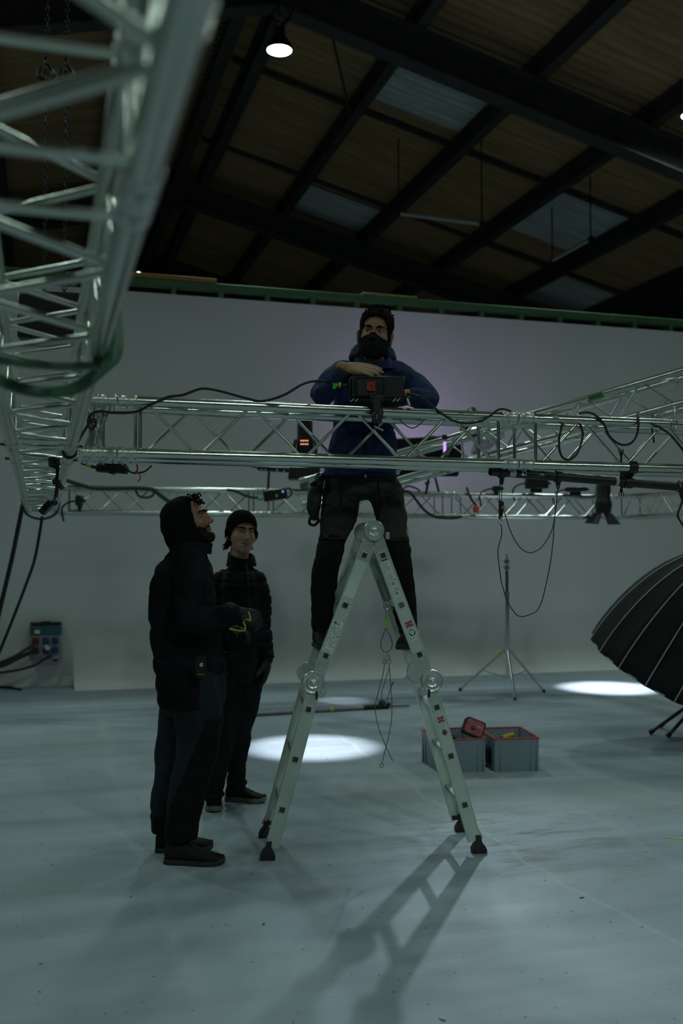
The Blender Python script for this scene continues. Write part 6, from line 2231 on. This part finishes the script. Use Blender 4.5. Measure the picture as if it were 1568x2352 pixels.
def crate(label, X, D, yaw, W, Ln, H):
    t = thing('storage_crate', label, 'crate', cw(X, D, 0), (0, 0, -AZ + yaw), 'grey storage crates')
    w2, l2 = W / 2, Ln / 2
    th = 0.008
    tp = 0.012
    # walls, slightly drafted
    for nm, p0, p1, nrm in (('front_wall', (-w2, -l2), (w2, -l2), (0, -1)), ('back_wall', (w2, l2), (-w2, l2), (0, 1)), ('left_wall', (-w2, l2), (-w2, -l2), (-1, 0)), ('right_wall', (w2, -l2), (w2, l2), (1, 0))):
        vs = []
        for z_, sh in ((0.0, tp), (H, 0)):
            for off in (0, th):
                for p in (p0, p1):
                    x = p[0] * (1 - (sh + 0 * off) / w2) - nrm[0] * off
                    y = p[1] * (1 - (sh + 0 * off) / l2) - nrm[1] * off
                    vs.append((x, y, z_))
        fs = [(0, 1, 5, 4), (2, 6, 7, 3), (0, 4, 6, 2), (1, 3, 7, 5), (4, 5, 7, 6), (0, 2, 3, 1)]
        wl = build(nm, MB().add(vs, fs), CRATE, t, smooth=False)
        # corner ribs
        Lw = math.dist(p0, p1)
        dx, dy = (p1[0] - p0[0]) / Lw, (p1[1] - p0[1]) / Lw
        for fr in (0.03, 0.16, 0.84, 0.97):
            q = Vector((p0[0] + dx * Lw * fr, p0[1] + dy * Lw * fr, H * 0.47))
            q += Vector((nrm[0], nrm[1], 0)) * (-tp * 0.45)
            build('corner_rib', MB().box(q, (0.012 if abs(dx) > 0.5 else 0.012, 0.012, H * 0.94)), CRATE, wl, smooth=False)
    build('bottom', MB().box((0, 0, 0.006), (W - 2 * tp, Ln - 2 * tp, 0.01)), CRATE, t, smooth=False)
    e = 0.006
    rim = MB()
    for (x0, y0), (x1, y1) in (((-w2, -l2), (w2, -l2)), ((w2, -l2), (w2, l2)), ((w2, l2), (-w2, l2)), ((-w2, l2), (-w2, -l2))):
        pass
    o_ = [(-w2 - e, -l2 - e), (w2 + e, -l2 - e), (w2 + e, l2 + e), (-w2 - e, l2 + e)]
    i_ = [(-w2 + 0.01, -l2 + 0.01), (w2 - 0.01, -l2 + 0.01), (w2 - 0.01, l2 - 0.01), (-w2 + 0.01, l2 - 0.01)]
    vs = [(x, y, H) for x, y in o_] + [(x, y, H + 0.007) for x, y in o_] + [(x, y, H) for x, y in i_] + [(x, y, H + 0.007) for x, y in i_]
    fs = []
    for k in range(4):
        j = (k + 1) % 4
        fs += [(k, j, 4 + j, 4 + k), (4 + k, 4 + j, 12 + j, 12 + k), (12 + k, 12 + j, 8 + j, 8 + k), (8 + k, 8 + j, j, k)]
    build('rim', MB().add(vs, fs), CRIM, t, smooth=False)
    return t


crate('left grey crate with red rim, a red case sticking out of it', 0.775, 6.99, R(15), 0.31, 0.42, 0.222)
crate('right grey crate with red rim holding a yellow tool', 1.165, 7.03, R(7), 0.31, 0.42, 0.222)
# red case leaning in the left crate
c = pix(1087, 1672, 6.93)
t = thing('red_case', 'red zip case with black edge leaning out of the left crate', 'case', cw(c.x, c.y, c.z), (R(-18), R(22), -AZ))
k = 0.07
out = []
for q in range(4):
    cx, cy = ((1, 1), (-1, 1), (-1, -1), (1, -1))[q]
    for j in range(5):
        a_ = q * PI / 2 + j / 4 * PI / 2
        out.append((cx * 0.048 + 0.026 * math.cos(a_), cy * 0.034 + 0.024 * math.sin(a_)))
MF = Matrix.Rotation(PI / 2, 4, 'X')
build('case_rim', MB().prism([(x * 1.0, y * 1.0) for x, y in out], 0.055, MF @ Matrix.Translation((0, 0, -0.027))), BLACKP2, t, smooth=False)
build('red_face', MB().prism([(x * 0.86, y * 0.84) for x, y in out], 0.006, MF @ Matrix.Translation((0, 0, 0.027))), mat('red_vinyl', (0.42, 0.1, 0.1), 0.25, 0, 0.3, 25), t, smooth=False)
build('dark_emblem', MB().ell((-0.008, -0.034, -0.008), (0.018, 0.004, 0.014)), INK, t)
build('painted_highlight', MB().box((0.03, -0.034, 0.014), (0.02, 0.002, 0.004), b=0.0005), WHITEP, t)  # highlight on the vinyl, painted as a white strip
c = pix(1030, 1684, 6.93)
t = thing('green_label_tool', 'black tool with a lime green label inside the left crate', 'tool', cw(c.x, c.y, 0.015), (0, 0, -AZ + R(15)))
build('body', MB().box((-0.02, 0, 0.1), (0.09, 0.1, 0.2), b=0.02), BLACKP, t)
build('nose', MB().tube((-0.05, -0.05, 0.19), (0.02, -0.06, 0.21), 0.03, n=12), BLACKP, t)
build('green_label', MB().box((0.03, 0.03, 0.16), (0.06, 0.04, 0.085), b=0.004), mat('lime_card', (0.22, 0.4, 0.03), 0.5), t)
c = pix(1165, 1684, 7.0)
t = thing('yellow_tool', 'yellow and black hand tool lying in the right crate', 'tool', cw(c.x, c.y, 0.155), (0, 0, -AZ + R(10)))
build('handle', MB().lathe([(0.001, -0.04), (0.016, -0.036), (0.02, 0), (0.015, 0.03), (0.017, 0.05), (0.001, 0.055)], 14, Mz((0, 0, 0.05), (1, 0.2, 0.25))), mat('yellow_plastic', (0.6, 0.36, 0.02), 0.45), t)
build('shaft', MB().tube((-0.03, 0, 0.045), (-0.13, -0.02, 0.02), 0.012, n=10), BLACKP, t)
build('tool_bag', MB().box((-0.06, 0.02, -0.07), (0.2, 0.22, 0.14), b=0.03), BLACKP2, t)
build('steel_jaw', MB().box((-0.14, -0.03, 0.02), (0.03, 0.02, 0.03), b=0.004), CHROME, t)

# pole lying on the floor behind the ladder
a, b_ = gw(572, 1640, 0.024), gw(940, 1619, 0.024)
t = thing('boom_pole', 'grey metal boom pole lying on the floor behind the ladder', 'pole', a)
d = b_ - a
build('tube', MB().tube(d * 0, d * 0.8, 0.021, n=14), mat('dull_grey_metal', (0.3, 0.31, 0.31), 0.45, 0.7), t)
build('inner_tube', MB().tube(d * 0.78, d, 0.015, n=12), mat('dull_grey_metal', (0.3, 0.31, 0.31), 0.45, 0.7), t)
build('grip', MB().tube(d * 0.7, d * 0.86, 0.023, n=14), BLACKP, t)
build('clamp_knob', MB().box(d * 0.82 + Vector((0, 0, 0.03)), (0.06, 0.05, 0.06), b=0.012).ell(d * 0.86 + Vector((0, -0.02, 0.02)), 0.02), BLACKP, t)['kind'] = 'stuff'
build('yellow_tape', MB().tube(d * 0.49 + Vector((0, 0, 0.0)), d * 0.51, 0.0222, n=14), mat('yellow_tape', (0.6, 0.6, 0.05)), t)

# light stand in the background
base = gnd(1163, 1590)
base.y = 10.25
base.x = (1163 - 784) / FPX * base.y
st_ = thing('light_stand', 'chrome light stand with spread legs near the wall, nothing mounted on it', 'stand', cw(base.x, base.y, 0), (0, 0, -AZ))
S = lambda px, py: pix(px, py, base.y) - Vector((base.x, base.y, 0))
z1, z2, z3 = S(1163, 1490).z, S(1163, 1365).z, S(1163, 1310).z
build('lower_tube', MB().tube((0, 0, 0.2), (0, 0, z2), 0.02, n=14), CHROME, st_)
build('upper_tube', MB().tube((0, 0, z2), (0, 0, z3), 0.016, n=14), mat('dark_tube', (0.12, 0.13, 0.12), 0.4, 0.7), st_)
build('spigot', MB().tube((0, 0, z3), (0, 0, S(0, 1272).z), 0.01, n=10), STEEL, st_)
for z_, dx in ((z2, -1), (z3 + 0.03, -1), (z3 + 0.09, -1)):
    cb = build('collar', MB().tube((0, 0, z_ - 0.02), (0, 0, z_ + 0.02), 0.026, n=14), mat('cast_clamp', (0.25, 0.25, 0.24), 0.5, 0.6), st_)
    build('tee_knob', MB().tube((0, 0, z_), (dx * 0.06, 0, z_ + 0.015), 0.009, n=8), STEEL, cb)
for px, py in ((1055, 1585), (1183, 1608), (1250, 1588)):
    f = gnd(px, py, 0.012) - Vector((base.x, base.y, 0))
    f.z = 0.012
    knee = Vector((f.x * 0.5, f.y * 0.5, 0.24))
    lg = build('leg', MB().tube((f.x * 0.06, f.y * 0.06, z1 - 0.02), f, 0.0125, n=10), CHROME, st_)
    build('foot_cap', MB().tube(f + (knee - f) * 0.09, f, 0.016, n=10), BLACKP2, lg)
    build('brace', MB().tube((0, 0, 0.2), (f.x * 0.5, f.y * 0.5, (z1 + 0.0) / 2), 0.007, n=8), STEEL, lg)
build('lime_tape', MB().tube(S(1150, 1493), S(1143, 1499), 0.018, n=10), LIME, st_)

# parabolic softbox on a stand at the right edge
apx = pix(1640, 1272, 8.0)
rim_c = pix(1512, 1545, 8.0)
apx.y -= 0.0
sbx = thing('parabolic_softbox', 'large black parabolic softbox with pale ribs at the right edge, tilted down', 'softbox', cw(rim_c.x, rim_c.y, 0), (0, 0, -AZ))
axis = (apx - rim_c)
axis.y = -0.3
depth_ = axis.length
RR = 0.60
SBM = Mz(Vector((0, 0, rim_c.z)), axis, Vector((0, 1, 0)))
NP = 16
SBF = mat('softbox_fabric', (0.006, 0.0065, 0.007), 0.85, 0, 0.2, 6, 0.2, 120)
RIBM = mat('rib_piping', (0.35, 0.37, 0.36), 0.55)


def sprof(t):
    """t: 0 at the rim, 1 at the apex"""
    return RR * math.sqrt(max(0.0, 1 - t ** 1.75)) ** 1.05 if t < 1 else 0.0


NT = 12
for k in range(NP):
    rows = []
    for i in range(NT + 1):
        t_ = i / NT * 0.985
        r_ = sprof(t_)
        row = []
        for j in range(5):
            v = j / 4
            a_ = 2 * PI * (k + v) / NP
            rr_ = r_ * (1 - 0.035 * math.sin(PI * v))
            row.append((rr_ * math.cos(a_), rr_ * math.sin(a_), t_ * depth_))
        rows.append(row)
    vs = [p for r_ in rows for p in r_]
    fs = [(i * 5 + j, i * 5 + j + 1, (i + 1) * 5 + j + 1, (i + 1) * 5 + j) for i in range(NT) for j in range(4)]
    o = build('fabric_panel', MB().add(vs, fs, SBM), SBF, sbx, angle=60)
    m_ = o.modifiers.new('thickness', 'SOLIDIFY')
    m_.thickness = 0.003
    a_ = 2 * PI * k / NP
    pts = [SBM @ Vector((sprof(i / NT * 0.985) * math.cos(a_) * 1.004, sprof(i / NT * 0.985) * math.sin(a_) * 1.004, i / NT * 0.985 * depth_)) for i in range(NT + 1)]
    build('rib', MB().poly(pts, 0.0055, 6), RIBM, sbx)
    # little pale tab at the hem
    a2 = a_ + PI / NP
    p1_ = SBM @ Vector((RR * 0.967 * math.cos(a2 - 0.07), RR * 0.967 * math.sin(a2 - 0.07), 0.004))
    p2_ = SBM @ Vector((RR * 0.967 * math.cos(a2 + 0.07), RR * 0.967 * math.sin(a2 + 0.07), 0.004))
    build('hem_tab', MB().tube(p1_, p2_, 0.007, n=6), RIBM, sbx)
build('speed_ring', MB().lathe([(0.03, depth_ * 0.97), (0.09, depth_ * 0.97), (0.09, depth_ * 1.05), (0.03, depth_ * 1.05)], 20, SBM), BLACKP, sbx)
lampc = SBM @ Vector((0, 0, depth_ * 1.12))
build('lamp_head', MB().lathe([(0.001, depth_ * 1.05), (0.07, depth_ * 1.05), (0.07, depth_ * 1.3), (0.05, depth_ * 1.33), (0.001, depth_ * 1.33)], 18, SBM), BLACKP, sbx)
# stand legs reaching into view
sgt = thing('softbox_stand', 'black tripod stand at the right edge carrying the softbox', 'stand', cw(2.95, 8.05, 0), (0, 0, -AZ))
sb0 = Vector((2.95, 8.05, 0))
topz = (lampc + Vector((rim_c.x, rim_c.y, 0)) - sb0)
build('column', MB().tube((0, 0, 0.25), (topz.x * 0.98, topz.y, topz.z - 0.08), 0.017, n=12), BLACKP, sgt)
for px, py in ((1491, 1684), (1532, 1692), (1515, 1668)):
    f = gnd(px, py, 0.014) - sb0
    f.z = 0.014
    lg = build('leg', MB().tube((f.x * 0.04, f.y * 0.04, 0.36), f, 0.014, n=10), mat('grey_leg', (0.06, 0.065, 0.065), 0.4, 0.6), sgt)
    build('foot_cap', MB().tube(f * 0.93 + Vector((0, 0, 0.025)), f, 0.019, n=10), BLACKP2, lg)

# lime tape mark on the floor at the right edge
mb = MB()
M = Matrix.Translation(gw(1552, 1927, 0.0005)) @ Matrix.Rotation(-AZ, 4, 'Z')
mb.prism([(-0.045, 0.03), (-0.035, 0.045), (0.0, 0.02), (0.09, 0.03), (0.09, 0.0), (0.0, 0.005)], 0.0012, M)
tag(build('tape_mark', mb, LIME, smooth=False), 'lime green tape mark on the floor at the right edge', 'tape')
# small debris bits on the floor
for i, (px, py, lab) in enumerate(((1335, 2062, 'tiny brown chip on the floor, lower right'), (605, 2123, 'tiny dark splinter on the floor, bottom centre left'), (1016, 2342, 'tiny dark chip at the bottom edge of the floor'))):
    M = Matrix.Translation(gw(px, py, 0.001)) @ Matrix.Rotation(i, 4, 'Z')
    tag(build('floor_chip', MB().prism([(-0.012, -0.003), (0.006, -0.004), (0.014, 0.002), (-0.004, 0.004)], 0.003, M), mat('brown_chip', (0.12, 0.06, 0.03)), smooth=False), lab, 'debris')

# wire rope slings on the ladder's right rung
LMi = Matrix.Rotation(-AZ + R(6), 4, 'Z')
DR = 5.12
t = thing('wire_sling', 'steel wire sling with lime sleeve hanging from the ladder\'s right rung', 'sling', pw(887, 1388, DR))
o0 = pw(887, 1388, DR)
Rp = lambda x, y, D=DR: pw(x, y, D) - o0
build('shackle', MB().poly([Rp(887 + 6 * math.cos(a_), 1391 + 9 * math.sin(a_)) for a_ in [k * PI / 6 for k in range(12)]], 0.0035, 6, closed=True), CHROME, t)
build('ferrule', MB().tube(Rp(886, 1400), Rp(886, 1420), 0.0048, n=8), STEEL, t)
build('lime_sleeve', MB().tube(Rp(886, 1420), Rp(886, 1443), 0.0065, n=10), LIME, t)
build('loop', MB().poly(spline([Rp(885, 1443), Rp(880, 1458), Rp(874.5, 1474), Rp(876, 1489), Rp(882, 1497), Rp(888, 1498), Rp(896, 1493), Rp(900.5, 1480), Rp(897, 1464), Rp(889, 1448), Rp(887.5, 1443)], 5), 0.0026, 6), GREYCABLE, t)
for i, (x, lab, pts) in enumerate(((886, 'steel wire rope hanging left of two from the sling, crossing at its foot', [(883, 1523), (880, 1545), (871, 1580), (862, 1622), (866, 1660), (878, 1695), (892, 1728), (900, 1744)]),
                                   (890, 'steel wire rope hanging right of two from the sling, eye at its foot', [(893, 1526), (895, 1545), (897, 1580), (900, 1620), (898, 1660), (890, 1700), (882, 1732), (878, 1748)]))):
    w_ = thing('wire_rope', lab, 'wire rope', pw(x, 1498, DR), group='wire ropes hanging from the sling')
    o1 = pw(x, 1498, DR)
    G = lambda a_, b_, D=DR: pw(a_, b_, D) - o1
    build('snap_hook', MB().poly(spline([G(x - 1, 1496), G(x - 4 + 4 * i, 1506), G(x - 2 + 4 * i, 1518), G(x + 1 + 4 * i, 1518), G(x + 2 + 2 * i, 1506), G(x, 1496)], 4), 0.0028, 6), CHROME, w_)
    build('thimble', MB().poly([G(pts[0][0] + 4 * math.cos(a_), 1520 + 5 * math.sin(a_)) for a_ in [k * PI / 5 for k in range(10)]], 0.0018, 6, closed=True), GREYCABLE, w_)
    build('rope', MB().poly(spline([G(a_, b_) for a_, b_ in pts], 6), 0.0021, 6), GREYCABLE, w_)
    e0 = pts[-1]
    build('end_ferrule', MB().tube(G(e0[0], e0[1]), G(e0[0] + (4 if i == 0 else -1), e0[1] + 6), 0.004, n=8), STEEL, w_)
    if i == 1:
        build('end_eye', MB().poly(spline([G(877, 1752), G(873, 1756), G(872, 1761), G(876, 1763), G(880, 1758), G(878, 1752)], 4), 0.0021, 6), GREYCABLE, w_)
    else:
        build('rope_bight', MB().poly(spline([G(893, 1535), G(884, 1565), G(876, 1592), G(878, 1610), G(885, 1622), G(888, 1610), G(894, 1590), G(898, 1578), G(903, 1570), G(904, 1567), G(900, 1570), G(898, 1580)], 5), 0.0021, 6), GREYCABLE, w_)
